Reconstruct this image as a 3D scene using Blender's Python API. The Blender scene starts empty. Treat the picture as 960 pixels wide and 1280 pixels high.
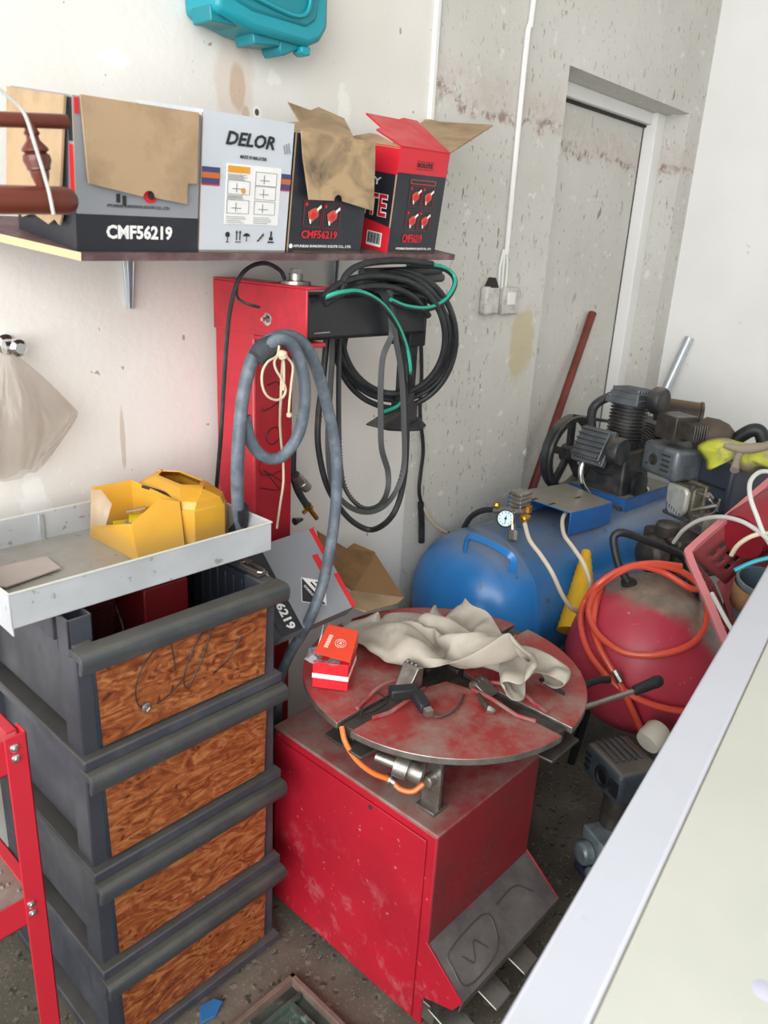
import bpy, bmesh, math, random
from mathutils import Vector as V, Matrix, noise as mnoise
random.seed(7)
C = bpy.context.scene.collection
R = math.radians
# ------------------------------------------------------------------ camera (solved from the room's own straight edges)
YAW, PITCH, ROLL, FPX, EYE = 0.84204759, 0.33373086, -0.05579897, 955.068, V((0, 0, 1.5))
fwd = V((math.sin(YAW)*math.cos(PITCH), math.cos(YAW)*math.cos(PITCH), -math.sin(PITCH)))
r0 = V((math.cos(YAW), -math.sin(YAW), 0)); d0 = fwd.cross(r0)
cr, sr = math.cos(ROLL), math.sin(ROLL)
CR = cr*r0 + sr*d0; CD = -sr*r0 + cr*d0
cam = bpy.data.objects.new('camera', bpy.data.cameras.new('camera')); C.objects.link(cam)
cam.matrix_world = Matrix(((CR.x, -CD.x, -fwd.x, 0), (CR.y, -CD.y, -fwd.y, 0), (CR.z, -CD.z, -fwd.z, EYE.z), (0, 0, 0, 1)))
cam.data.sensor_fit = 'VERTICAL'; cam.data.sensor_height = 24; cam.data.lens = FPX/1280*24; cam.data.clip_start = .02
bpy.context.scene.camera = cam
cam.data.dof.use_dof = True; cam.data.dof.focus_distance = 1.75; cam.data.dof.aperture_fstop = 3.6   # a phone lens: the near counter is soft
def ray(px, py): return CR*((px-480)/FPX) + CD*((py-640)/FPX) + fwd
def Py(px, py, y): d = ray(px, py); return EYE + d*(y/d.y)          # a measured pixel brought to a plane of the room
def Px(px, py, x): d = ray(px, py); return EYE + d*(x/d.x)
def Pz(px, py, z): d = ray(px, py); return EYE + d*((z-EYE.z)/d.z)
def Pd(px, py, d): return EYE + ray(px, py)*d

# ------------------------------------------------------------------ materials
def col(h):
    h = h.lstrip('#'); o = []
    for i in (0, 2, 4):
        c = int(h[i:i+2], 16)/255; o.append(c/12.92 if c <= .04045 else ((c+.055)/1.055)**2.4)
    return (*o, 1)
class NT:
    def __init__(s, name):
        s.m = bpy.data.materials.new(name); s.m.use_nodes = True; s.t = s.m.node_tree; s.p = s.t.nodes['Principled BSDF']; s.tc = None
    def n(s, t, **k):
        o = s.t.nodes.new(t)
        for a, b in k.items(): setattr(o, a, b)
        return o
    def L(s, a, b): s.t.links.new(a, b)
    def co(s):
        if not s.tc: s.tc = s.n('ShaderNodeTexCoord').outputs['Object']
        return s.tc
    def mapv(s, sc=(1, 1, 1), rot=(0, 0, 0), loc=(0, 0, 0)):
        m = s.n('ShaderNodeMapping'); s.L(s.co(), m.inputs[0]); m.inputs['Scale'].default_value = sc; m.inputs['Rotation'].default_value = rot; m.inputs['Location'].default_value = loc
        return m.outputs[0]
    def noise(s, scale, detail=4, vec=None, dist=0, rough=.55):
        o = s.n('ShaderNodeTexNoise'); s.L(vec or s.co(), o.inputs['Vector']); o.inputs['Scale'].default_value = scale; o.inputs['Detail'].default_value = detail
        o.inputs['Distortion'].default_value = dist; o.inputs['Roughness'].default_value = rough; return o.outputs[0]
    def ramp(s, f, stops, interp='LINEAR'):
        o = s.n('ShaderNodeValToRGB'); s.L(f, o.inputs[0]); r = o.color_ramp; r.interpolation = interp
        while len(r.elements) < len(stops): r.elements.new(.5)
        for e, (p, c) in zip(r.elements, stops):
            e.position = p; e.color = c if not isinstance(c, (int, float)) else (c, c, c, 1)
        return o.outputs[0]
    def mix(s, f, a, b):
        o = s.n('ShaderNodeMix', data_type='RGBA')
        for i, v in ((0, f), (6, a), (7, b)):
            if isinstance(v, (int, float)): o.inputs[i].default_value = v
            elif isinstance(v, tuple): o.inputs[i].default_value = v
            else: s.L(v, o.inputs[i])
        return o.outputs[2]
    def math(s, op, a, b=0., clamp=False):
        o = s.n('ShaderNodeMath', operation=op, use_clamp=clamp)
        for i, v in ((0, a), (1, b)):
            if isinstance(v, (int, float)): o.inputs[i].default_value = v
            else: s.L(v, o.inputs[i])
        return o.outputs[0]
    def sep(s, v=None):
        o = s.n('ShaderNodeSeparateXYZ'); s.L(v or s.co(), o.inputs[0]); return o.outputs
    def normal(s): return s.n('ShaderNodeNewGeometry').outputs['Normal']
    def rng(s, v, a, b):   # smooth 0..1 as v runs a..b
        o = s.n('ShaderNodeMapRange', interpolation_type='SMOOTHSTEP'); s.L(v, o.inputs[0]); o.inputs[1].default_value = a; o.inputs[2].default_value = b; return o.outputs[0]
    def blob(s, cx, cz, rx, rz, wob=.35, scale=14):   # soft-edged stain on the back wall around (cx, cz), 1 inside
        S = s.sep(); a = s.math('DIVIDE', s.math('SUBTRACT', S[0], cx), rx); b = s.math('DIVIDE', s.math('SUBTRACT', S[2], cz), rz)
        d = s.math('SQRT', s.math('ADD', s.math('MULTIPLY', a, a), s.math('MULTIPLY', b, b)))
        d = s.math('ADD', d, s.math('MULTIPLY', s.math('SUBTRACT', s.noise(scale, 4), .5), wob*4))
        return s.rng(d, 1.1, .75)
    def bump(s, h, st=.2, dist=.01):
        o = s.n('ShaderNodeBump'); s.L(h, o.inputs['Height']); o.inputs['Strength'].default_value = st; o.inputs['Distance'].default_value = dist; s.L(o.outputs[0], s.p.inputs['Normal'])
    def fin(s, c, rough=.5, metal=0., spec=.5):
        for k, v in (('Base Color', c), ('Roughness', rough), ('Metallic', metal), ('Specular IOR Level', spec)):
            if isinstance(v, (int, float, tuple)): s.p.inputs[k].default_value = v
            else: s.L(v, s.p.inputs[k])
        return s.m
def mat(name, h, rough=.5, metal=0., dirt=None, amt=.45, sc=18, sc2=None, bump=0, dust=None, dustamt=.6, spec=.5):
    t = NT(name); c = col(h)
    c = t.mix(t.ramp(t.noise(sc*2.3, 3), [(.3, 0.), (.7, .16)]), c, (c[0]*.72, c[1]*.72, c[2]*.72, 1))
    if dirt:
        f = t.ramp(t.noise(sc, 6, rough=.65), [(.62-amt*.45, 0.), (.86-amt*.35, min(1., .3+amt))]); c = t.mix(f, c, col(dirt))
    if dust:   # settled dust lies on what faces up
        nz = t.sep(t.normal())[2]; f = t.math('MULTIPLY', t.rng(nz, .55, .95), t.ramp(t.noise(9, 5), [(.25, dustamt*.5), (.7, dustamt)])); c = t.mix(f, c, col(dust))
    if bump: t.bump(t.noise(sc*3, 4), bump, .004)
    return t.fin(c, t.ramp(t.noise(sc*.8, 4), [(.3, max(0., rough-.1)), (.7, min(1., rough+.12))]), metal, spec)

# ------------------------------------------------------------------ mesh helpers
class G:
    def __init__(s): s.v = []; s.f = []; s.m = []
    def add(s, vs, fs, mi=0):
        n = len(s.v); s.v += [V(p) for p in vs]
        for i, f in enumerate(fs): s.f.append([n+k for k in f]); s.m.append(mi[i] if isinstance(mi, (list, tuple)) else mi)
        return s
    def box(s, lo, hi, mi=0, F=None):
        (a, b, c), (d, e, f) = lo, hi
        p = [(a, b, c), (d, b, c), (d, e, c), (a, e, c), (a, b, f), (d, b, f), (d, e, f), (a, e, f)]
        if F: p = [F(*q) for q in p]
        return s.add(p, [(3, 2, 1, 0), (4, 5, 6, 7), (0, 1, 5, 4), (1, 2, 6, 5), (2, 3, 7, 6), (3, 0, 4, 7)], mi)
    def obox(s, c, e1, e2, e3, sx, sy, sz, mi=0, tap=1.):
        c = V(c); p = []
        for k in (-.5, .5):
            t = tap if k > 0 else 1.
            for i, j in ((-.5, -.5), (.5, -.5), (.5, .5), (-.5, .5)): p.append(c + e1*(i*sx*t) + e2*(j*sy*t) + e3*(k*sz))
        return s.add(p, [(3, 2, 1, 0), (4, 5, 6, 7), (0, 1, 5, 4), (1, 2, 6, 5), (2, 3, 7, 6), (3, 0, 4, 7)], mi)
    def prism(s, poly, ext, mi=0):   # 3-D polygon pushed along ext
        n = len(poly); P = [V(p) for p in poly]; e = V(ext)
        return s.add(P + [p+e for p in P], [list(range(n-1, -1, -1)), list(range(n, 2*n))] + [(i, (i+1) % n, n+(i+1) % n, n+i) for i in range(n)], mi)
    def sweep(s, pts, prof, closed=False, up=V((0, 0, 1)), scale=None, mi=0):
        P = [V(p) for p in pts]; n = len(P); m = len(prof); N = None; rings = []
        for i in range(n):
            t = (P[(i+1) % n]-P[i-1]) if closed or 0 < i < n-1 else (P[1]-P[0] if i == 0 else P[-1]-P[-2])
            t = t.normalized() if t.length > 1e-9 else V((0, 0, 1))
            if N is None:
                N = up - t*up.dot(t)
                if N.length < 1e-3: N = V((1, 0, 0)) - t*t.x
            else: N = N - t*N.dot(t)
            N.normalize(); B = t.cross(N); k = scale[i] if scale else 1.
            rings.append([P[i] + N*(a*k) + B*(b*k) for a, b in prof])
        if closed:    # spread the frame's twist over the loop
            pass
        vs = [p for r in rings for p in r]; fs = []
        for i in range(n if closed else n-1):
            j = (i+1) % n; sh = 0
            if closed and j == 0:
                sh = min(range(m), key=lambda k: (rings[i][0]-rings[0][k]).length)
            for k in range(m): fs.append((i*m+k, i*m+(k+1) % m, j*m+(k+1+sh) % m, j*m+(k+sh) % m))
        if not closed: fs += [list(range(m-1, -1, -1)), [(n-1)*m+k for k in range(m)]]
        return s.add(vs, fs, mi)
    def tube(s, pts, r, seg=10, closed=False, sm=6, mi=0, rs=None):
        P = crom(pts, sm, closed) if sm else [V(p) for p in pts]
        sc = None
        if rs:
            sc = []
            for i in range(len(P)):
                x = i/(len(P)-1)*(len(rs)-1); k = min(int(x), len(rs)-2); sc.append(rs[k]+(rs[k+1]-rs[k])*(x-k))
        return s.sweep(P, [(r*math.cos(2*math.pi*k/seg), r*math.sin(2*math.pi*k/seg)) for k in range(seg)], closed, scale=sc, mi=mi)
    def lathe(s, prof, o, ax, seg=24, mi=0, a0=0., a1=2*math.pi):   # prof [(radius, height)]
        ax = V(ax).normalized(); x = ax.orthogonal().normalized(); y = ax.cross(x); o = V(o); full = a1-a0 > 6.28; n = seg if full else seg+1; m = len(prof); vs = []
        for i in range(n):
            a = a0+(a1-a0)*i/seg; d = x*math.cos(a)+y*math.sin(a)
            vs += [o+ax*h+d*max(r, 1e-4) for r, h in prof]
        fs = []
        for i in range(seg):
            j = (i+1) % n
            for k in range(m-1): fs.append((i*m+k, j*m+k, j*m+k+1, i*m+k+1))
        if full and prof[0] != prof[-1]: fs += [[i*m for i in range(n-1, -1, -1)], [i*m+m-1 for i in range(n)]]
        return s.add(vs, fs, mi)
    def cyl(s, a, b, r, seg=16, mi=0, r2=None):
        a, b = V(a), V(b); return s.lathe([(r, 0), (r if r2 is None else r2, (b-a).length)], a, b-a, seg, mi)
    def grid(s, fn, nu, nv, mi=0, closed=False):
        vs = [fn(i/nu, j/nv) for j in range(nv+1) for i in range(nu+1)]
        return s.add(vs, [(j*(nu+1)+i, j*(nu+1)+i+1, (j+1)*(nu+1)+i+1, (j+1)*(nu+1)+i) for j in range(nv) for i in range(nu)], mi)
def crom(pts, n=6, closed=False):
    P = [V(p) for p in pts]; o = []; N = len(P)
    if N < 3 and not closed: return P
    for i in range(N if closed else N-1):
        a = P[i-1] if closed or i > 0 else P[0]*2-P[1]; b = P[i]; c = P[(i+1) % N]; d = P[(i+2) % N] if closed or i+2 < N else P[-1]*2-P[-2]
        for k in range(n):
            t = k/n; o.append(.5*((2*b)+(c-a)*t+(2*a-5*b+4*c-d)*t*t+(3*b-a-3*c+d)*t**3))
    if not closed: o.append(P[-1])
    return o
def obj(name, g, mats, parent=None, bevel=0., smooth=35, solid=0., sub=0, seg=2):
    me = bpy.data.meshes.new(name); me.from_pydata([tuple(p) for p in g.v], [], g.f)
    for m in (mats if isinstance(mats, (list, tuple)) else [mats]): me.materials.append(m)
    for p, mi in zip(me.polygons, g.m): p.material_index = mi
    b = bmesh.new(); b.from_mesh(me); bmesh.ops.recalc_face_normals(b, faces=b.faces); b.to_mesh(me); b.free()
    for p in me.polygons: p.use_smooth = True
    me.set_sharp_from_angle(angle=R(smooth))
    o = bpy.data.objects.new(name, me); C.objects.link(o)
    if solid: md = o.modifiers.new('s', 'SOLIDIFY'); md.thickness = solid; md.offset = 0
    if bevel: md = o.modifiers.new('b', 'BEVEL'); md.width = bevel; md.segments = seg; md.limit_method = 'ANGLE'; md.angle_limit = R(30)
    if sub: md = o.modifiers.new('u', 'SUBSURF'); md.levels = sub; md.render_levels = sub
    if parent is not None: put(o, parent)
    return o
def put(o, parent):   # every mesh is modelled where it stands; only the Empties carry a location
    o.parent = parent
    if parent.type == 'EMPTY': o.matrix_parent_inverse = Matrix.Translation(-parent.location)
def tag(o, label, cat, group=None):
    o['label'] = label; o['category'] = cat
    if group: o['group'] = group
    return o
def thing(name, label, cat, loc, group=None):
    o = bpy.data.objects.new(name, None); C.objects.link(o); o.location = V(loc); o.empty_display_size = .05
    return tag(o, label, cat, group)
def struct(o): o['kind'] = 'structure'; return o
def text(name, s, m, parent, org, u, v, h, w=None, bold=.0, shear=0., sp=1.):
    """lettering lying at org (its bottom left corner), running along u, upright along v, h high, w wide"""
    cu = bpy.data.curves.new(name, 'FONT'); cu.body = s; cu.size = 1; cu.offset = bold; cu.extrude = .01; cu.resolution_u = 2; cu.shear = shear; cu.space_character = sp
    to = bpy.data.objects.new(name, cu); me = bpy.data.meshes.new_from_object(to); bpy.data.objects.remove(to); bpy.data.curves.remove(cu)
    xs = [q.co.x for q in me.vertices]; ys = [q.co.y for q in me.vertices]; x0, x1, y0, y1 = min(xs), max(xs), min(ys), max(ys)
    u = V(u).normalized(); v = V(v); v = (v-u*v.dot(u)).normalized(); k = u.cross(v); org = V(org); sy = h/(y1-y0); sx = (w/(x1-x0)) if w else sy
    for q in me.vertices: q.co = org + u*((q.co.x-x0)*sx) + v*((q.co.y-y0)*sy) + k*(q.co.z*.02+.0006)
    me.name = name; me.materials.append(m)
    o = bpy.data.objects.new(name, me); C.objects.link(o); put(o, parent); return o
X1, Y1, Z1 = V((1, 0, 0)), V((0, 1, 0)), V((0, 0, 1))
D, XR = 1.45, 3.47

# ------------------------------------------------------------------ surfaces of the room
t = NT('cream_plaster')
S = t.sep(); x = S[0]; z = S[2]
base = t.mix(t.ramp(t.noise(2.2, 3), [(.35, 0.), (.7, 1.)]), col('#e9e7e2'), col('#dedad3'))
base = t.mix(t.ramp(t.noise(34, 5, rough=.7), [(.66, 0.), (.70, .55)]), base, col('#f3f1ee'))
chips = t.ramp(t.noise(46, 2, t.mapv((1, 1, .8), loc=(3, 1, 2))), [(.735, 0.), (.755, 1.)])
base = t.mix(t.math('MULTIPLY', chips, .6), base, col('#6d6258'))
f = t.math('MAXIMUM', t.blob(1.095, 1.795, .022, .045, .25), t.blob(1.115, 1.75, .010, .016, .2)); base = t.mix(t.math('MULTIPLY', f, .5), base, col('#b98a63'))
f = t.blob(1.085, 1.80, .05, .11, .3, 9); base = t.mix(t.math('MULTIPLY', f, .3), base, col('#cdac8c'))
f = t.blob(.79, 1.09, .006, .07, .25, 30); base = t.mix(t.math('MULTIPLY', f, .5), base, col('#b39a86'))
f = t.math('MAXIMUM', t.math('MAXIMUM', t.blob(.82, 1.80, .03, .02, .5, 40), t.blob(1.19, 1.83, .02, .016, .5, 40)), t.math('MAXIMUM', t.blob(.60, 1.0, .03, .05, .6, 30), t.blob(1.40, 1.80, .02, .05, .6, 30)))
base = t.mix(t.math('MULTIPLY', f, .5), base, col('#f7f7f5'))
f = t.blob(1.145, 1.757, .012, .013, .05); base = t.mix(t.math('MULTIPLY', f, .8), base, col('#f2f1ef')); f = t.blob(1.145, 1.757, .006, .007, .1); base = t.mix(f, base, col('#57514a'))
# grey speckled render to the right of the joint
grey = t.mix(t.ramp(t.noise(1.7, 4), [(.3, 0.), (.7, 1.)]), col('#dad8d3'), col('#c9c7c1'))
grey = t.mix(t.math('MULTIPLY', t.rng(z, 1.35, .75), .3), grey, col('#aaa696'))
reg = t.ramp(t.noise(3.1, 3), [(.32, 0.), (.62, 1.)])
for sc, mp, lo, a, c in ((44, (1, 1, .35), .69, .7, '#665d53'), (90, (1, 1, .4), .655, .7, '#6f665c'), (20, (1, 1, .4), .745, .7, '#6a6157'), (140, (1, 1, .6), .66, .5, '#857a70')):
    sp = t.ramp(t.noise(sc, 2, t.mapv(mp, loc=(sc, 2, 1))), [(lo, 0.), (lo+.03, 1.)])
    grey = t.mix(t.math('MULTIPLY', t.math('MULTIPLY', sp, a), t.math('ADD', t.math('MULTIPLY', reg, .75), .25)), grey, col(c))
grey = t.mix(t.math('MULTIPLY', t.ramp(t.noise(26, 4), [(.64, 0.), (.68, 1.)]), .6), grey, col('#e4e3df'))
zl = t.math('ADD', z, t.math('ADD', t.math('MULTIPLY', t.math('SUBTRACT', t.noise(7, 4), .5), .16), t.math('MULTIPLY', t.math('SUBTRACT', x, 2.2), .012)))
band = t.math('MULTIPLY', t.rng(zl, 1.84, 1.90), t.rng(zl, 2.02, 1.93)); band = t.math('MULTIPLY', band, t.ramp(t.noise(30, 5, rough=.7), [(.40, .15), (.6, 1.)]))
grey = t.mix(t.math('MULTIPLY', band, .28), grey, col('#b8948b'))
ln = t.math('MULTIPLY', t.rng(zl, 1.855, 1.872), t.rng(zl, 1.90, 1.88)); ln = t.math('MULTIPLY', ln, t.ramp(t.noise(22, 5, rough=.75), [(.48, 0.), (.58, 1.)]))
grey = t.mix(t.math('MULTIPLY', ln, .7), grey, col('#7d5a50'))
f = t.math('MULTIPLY', t.blob(2.28, 1.22, .07, .13, .35, 12), t.rng(x, 2.45, 2.38)); grey = t.mix(t.math('MULTIPLY', f, .55), grey, col('#bfae76'))
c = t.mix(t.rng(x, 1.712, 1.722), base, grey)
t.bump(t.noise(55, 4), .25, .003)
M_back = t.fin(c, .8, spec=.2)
t = NT('white_wall'); c = t.mix(t.ramp(t.noise(2, 3), [(.3, 0.), (.7, 1.)]), col('#eeeeec'), col('#e4e4e1'))
c = t.mix(t.math('MULTIPLY', t.ramp(t.noise(16, 3), [(.73, 0.), (.76, 1.)]), .35), c, col('#a9a69f')); M_white = t.fin(c, .75, spec=.25)
t = NT('floor_concrete'); n1 = t.noise(5, 5); c = t.mix(t.ramp(n1, [(.3, 0.), (.7, 1.)]), col('#57524b'), col('#7a7266'))
vo = t.n('ShaderNodeTexVoronoi'); t.L(t.co(), vo.inputs['Vector']); vo.inputs['Scale'].default_value = 42
c = t.mix(t.ramp(vo.outputs['Distance'], [(.18, .8), (.42, 0.)]), c, t.mix(t.ramp(t.noise(60, 2), [(.45, 0.), (.55, 1.)]), col('#8a8478'), col('#2d2a28')))
c = t.mix(t.ramp(t.noise(1.6, 4), [(.42, 0.), (.62, .75)]), c, col('#322f2c'))
c = t.mix(t.ramp(t.noise(150, 2), [(.62, 0.), (.7, .6)]), c, col('#a09a8c')); t.bump(t.noise(80, 4), .4, .004)
M_floor = t.fin(c, .75, spec=.3)
M_ceil = mat('ceiling_paint', '#e6e5e2', .9, sc=3)

x0w, zt = -1.6, 3.1
LX0, LX1, LZ = 2.385, 3.335, 2.07; RY = 1.60                     # the recessed doorway
g = G()
g.box((x0w, D, 0), (LX0, D+.3, zt)).box((LX1, D, 0), (XR+.15, D+.3, zt)).box((LX0, D, LZ), (LX1, D+.3, zt))
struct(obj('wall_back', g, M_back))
g = G(); g.box((LX0, RY, 0), (LX1, D+.3, LZ-.0)); door = struct(obj('door_1', g, M_back))
M_dark = mat('dark_gap', '#33302d', .9)
g = G(); g.box((LX0, RY-.012, LZ-.055), (LX1-.08, RY, LZ-.045)); g.box((LX1-.083, RY-.004, 0), (LX1-.08, RY, LZ-.05)); obj('door_gap', g, M_dark, door)
g = G(); g.box((LX1-.08, RY-.055, 0), (LX1, RY, LZ)); g.box((LX0, RY-.035, LZ-.045), (LX1, RY, LZ)); obj('door_frame', g, M_white, door, bevel=.004)
g = G(); g.box((1.708, D-.012, 1.66), (1.724, D+.002, zt)); struct(obj('trim_1', g, M_white, bevel=.003))
g = G(); g.box((XR, -3.2, 0), (XR+.15, D, zt)); struct(obj('wall_right', g, M_white))
g = G(); g.box((x0w-2, -3.2, -.1), (XR+.15, D+.3, 0)); struct(obj('floor', g, M_floor))
g = G(); g.box((x0w, -3.2, zt), (XR+.15, D+.3, zt+.1)); struct(obj('ceiling', g, M_ceil))
g = G(); g.box((x0w, -3.35, 0), (XR+.15, -3.2, zt)); struct(obj('wall_front_added', g, M_white))  # unseen white wall, added to keep the light coming from the left

# ------------------------------------------------------------------ shared materials
m_red = mat('red_paint', '#c02636', .33, dirt='#7d2a33', amt=.3, sc=14)
m_redscuff = NT('scuffed_red_paint'); t = m_redscuff
c = t.mix(t.ramp(t.noise(5, 4), [(.35, 0.), (.7, 1.)]), col('#b61d30'), col('#9e1a2b'))
c = t.mix(t.math('MULTIPLY', t.ramp(t.noise(16, 8, rough=.75), [(.55, 0.), (.72, .45)]), t.rng(t.sep()[2], .45, .1)), c, col('#c98a94'))
c = t.mix(t.ramp(t.noise(70, 3), [(.68, 0.), (.74, .55)]), c, col('#d8949b')); m_redscuff = t.fin(c, .36)
t = NT('dusty_red_top'); nz = t.sep(t.normal())[2]
c = t.mix(t.ramp(t.noise(7, 6, rough=.65), [(.36, 0.), (.62, 1.)]), col('#8e2c33'), col('#8a7a72')); m_dustred = t.fin(c, .6)
t = NT('worn_turntable_red'); c = t.mix(t.ramp(t.noise(6, 5), [(.3, 0.), (.7, 1.)]), col('#a23a38'), col('#8b2c2d'))
c = t.mix(t.ramp(t.noise(7, 7, rough=.7), [(.46, 0.), (.66, .8)]), c, col('#8f857b')); m_turn = t.fin(c, .5)
m_steel = mat('worn_steel', '#a7a49e', .35, .85, dirt='#5a5148', amt=.4, sc=22)
m_steeldark = mat('oily_steel', '#5d5955', .45, .6, dirt='#37312c', amt=.5, sc=20)
m_chrome = mat('chrome', '#d9dadb', .16, 1.)
m_galv = mat('galvanised_steel', '#c3cad0', .38, .55, dirt='#8f949a', amt=.3, sc=10)
m_black = mat('black_paint', '#202226', .45, dirt='#3d3c3b', amt=.25, sc=12)
m_blackdust = mat('dusty_black_metal', '#26292d', .5, .2, dirt='#5b5751', amt=.4, sc=18, dust='#8a8074', dustamt=.45)
m_rubber = mat('black_rubber', '#1f2225', .5, dirt='#43464a', amt=.3, sc=20)
m_plastic = mat('dark_grey_plastic', '#3a3d46', .42, dirt='#5a5c63', amt=.3, sc=12, dust='#77705f', dustamt=.35)
m_plastic2 = mat('dull_grey_plastic_lip', '#3a3e41', .5, dirt='#555753', amt=.35, sc=16, dust='#746e60', dustamt=.35)
m_card = mat('brown_cardboard', '#b3997a', .85, dirt='#6f5e4b', amt=.38, sc=7, spec=.2)
t = NT('grubby_cardboard'); c = t.mix(t.ramp(t.noise(14, 5, dist=.6), [(.45, 0.), (.68, .85)]), col('#b39a78'), col('#574e45')); m_cardgrub = t.fin(c, .85, spec=.2)
m_cardark = mat('old_brown_cardboard', '#8a6a48', .9, dirt='#5e4630', amt=.4, sc=9, spec=.15)
m_white = mat('white_ink', '#f0f0ee', .6); m_ink = mat('black_ink', '#23252b', .6); m_redink = mat('red_ink', '#d31f2c', .45)
m_navy = mat('black_carton_print', '#22262e', .42, dirt='#3a3f47', amt=.2); m_greyp = mat('grey_carton_print', '#8d9198', .42, sc=6)
m_redp = mat('red_carton_print', '#cf2131', .4); m_pink = mat('salmon_print', '#c9553f', .5); m_orange = mat('orange_print', '#dd9a2e', .5); m_rust = mat('burnt_orange_print', '#c2652f', .5); m_blue2 = mat('navy_print', '#3d4470', .5)
m_silverp = mat('silver_white_carton_print', '#c6ccd4', .42, sc=4); m_paper = mat('paper_white', '#e8e8e6', .7)
m_wood = mat('dark_red_turned_wood', '#6d3326', .35, dirt='#43201a', amt=.4, sc=9)
m_hosegrey = mat('grey_blue_rubber_hose', '#56606b', .5, dirt='#8d98a2', amt=.35, sc=26)
m_rope = mat('cream_rope', '#cdbfa6', .85, bump=.5, sc=60)
m_cable = mat('grey_white_cable', '#c2c2bd', .5)
m_green = mat('teal_green_stripe', '#1f9e86', .45)
m_brass = mat('brass', '#b98e3e', .35, .9, dirt='#6d5730', amt=.3)
m_orangehose = mat('clear_orange_hose', '#e0793a', .3); m_coral = mat('coral_red_hose', '#d8543f', .35, sc=8)
m_blue = NT('blue_tank_paint'); t = m_blue; c = t.mix(t.ramp(t.noise(5, 5), [(.3, 0.), (.75, .7)]), col('#2a7cc4'), col('#1f66ab'))
nz = t.sep(t.normal())[2]; c = t.mix(t.math('MULTIPLY', t.rng(nz, .5, .98), t.ramp(t.noise(8, 5), [(.3, .45), (.65, .85)])), c, col('#7f7d74'))
c = t.mix(t.ramp(t.noise(26, 5), [(.66, 0.), (.72, .6)]), c, col('#2b3d55')); m_blue = t.fin(c, .27)
m_bluedust = mat('blue_paint_under_dust', '#2a66ac', .4, dirt='#3c5078', amt=.3, dust='#8a857b', dustamt=1.5)

# ------------------------------------------------------------------ wall fittings
g = G(); g.tube([V((Py(668, -6, D).x, D-.01, 3.09)), Py(668, -6, D-.01), Py(660, 40, D-.01), Py(646, 180, D-.01), Py(633, 318, D-.01)], .008, 8, sm=3)
con = obj('electrical_conduit', g, M_white); tag(con, 'thin white cable conduit running down the speckled wall to the outlets', 'conduit')
g = G()
for dx in (-.014, -.003, .010):
    g.tube([Py(632, 312, D-.008)+X1*dx*.6, Py(630, 335, D-.006)+X1*dx*1.6, Py(628, 362, D-.006)+X1*dx*1.5], .0045, 6, sm=3)
obj('cable_tail', g, M_white, con)
def wallF(px, py, y): o = Py(px, py, y); return o
so = thing('power_socket', 'grimy white square power socket at the foot of the wall conduit', 'socket', Py(637, 378, D))
m_sock = mat('grimy_white_plastic', '#cfcec8', .5, dirt='#8d867c', amt=.45, sc=30)
o = Py(621, 393, D); w_, h_ = .088, .085
g = G(); g.box((o.x, D-.022, o.z), (o.x+w_, D, o.z+h_)); obj('socket_plate', g, m_sock, so, bevel=.006)
g = G(); g.box((o.x+.018, D-.027, o.z+.03), (o.x+.06, D-.02, o.z+.07)); obj('rocker_switch', g, M_white, so, bevel=.003)
o2 = Py(597, 393, D)
sw = thing('junction_box', 'chipped white junction box with a broken top left of the socket', 'junction box', o2)
g = G(); g.box((o2.x, D-.03, o2.z), (o2.x+.072, D, o2.z+.085)); obj('cover', g, m_sock, sw, bevel=.008)
g = G(); g.prism([V((o2.x+.02, D-.028, o2.z+.082)), V((o2.x+.062, D-.028, o2.z+.082)), V((o2.x+.04, D-.028, o2.z+.112))], (0, .027, 0)); obj('broken_knockout', g, M_dark, sw)

# ------------------------------------------------------------------ turquoise tool case on the wall
tc = thing('tool_case', 'turquoise moulded plastic tool case hanging high on the cream wall', 'tool case', Py(330, 30, 1.4))
m_teal = mat('turquoise_plastic', '#1895a5', .4, sc=8); m_teal2 = mat('deep_turquoise_plastic', '#13828f', .4)
def case_poly(y, pts): return [Py(a, b, y) for a, b in pts]
pts = [(268, -60), (404, -60), (412, 0), (411, 36), (402, 52), (388, 58), (318, 38), (272, 12)]
g = G(); g.prism(case_poly(1.34, pts), (0, .109, 0)); obj('shell', g, m_teal, tc, bevel=.012)
g = G(); g.prism(case_poly(1.335, [(285, -50), (395, -50), (400, 0), (396, 26), (384, 34), (318, 14), (288, -4)]), (0, .012, 0)); obj('lid_panel', g, m_teal2, tc, bevel=.006)
g = G(); g.tube([Py(a, b, 1.33) for a, b in [(300, -14), (342, 8), (372, 20), (386, 12), (390, -20)]], .004, 6, sm=4); obj('lid_rib', g, m_teal, tc)
g = G()
for q in ([(262, 4), (272, 6), (312, 26), (312, 36), (264, 26)], [(316, 38), (350, 48), (350, 58), (318, 55)], [(350, 48), (378, 54), (378, 60), (354, 70), (350, 62)]): g.prism(case_poly(1.36, q), (0, .06, 0))
obj('hinge_strip', g, m_teal2, tc, bevel=.003)
g = G()
for q in ([(377, 57), (389, 59), (388, 70), (382, 70), (377, 65)],): g.prism(case_poly(1.35, q), (0, .03, 0))
obj('latch', g, m_teal, tc, bevel=.003)

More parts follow.
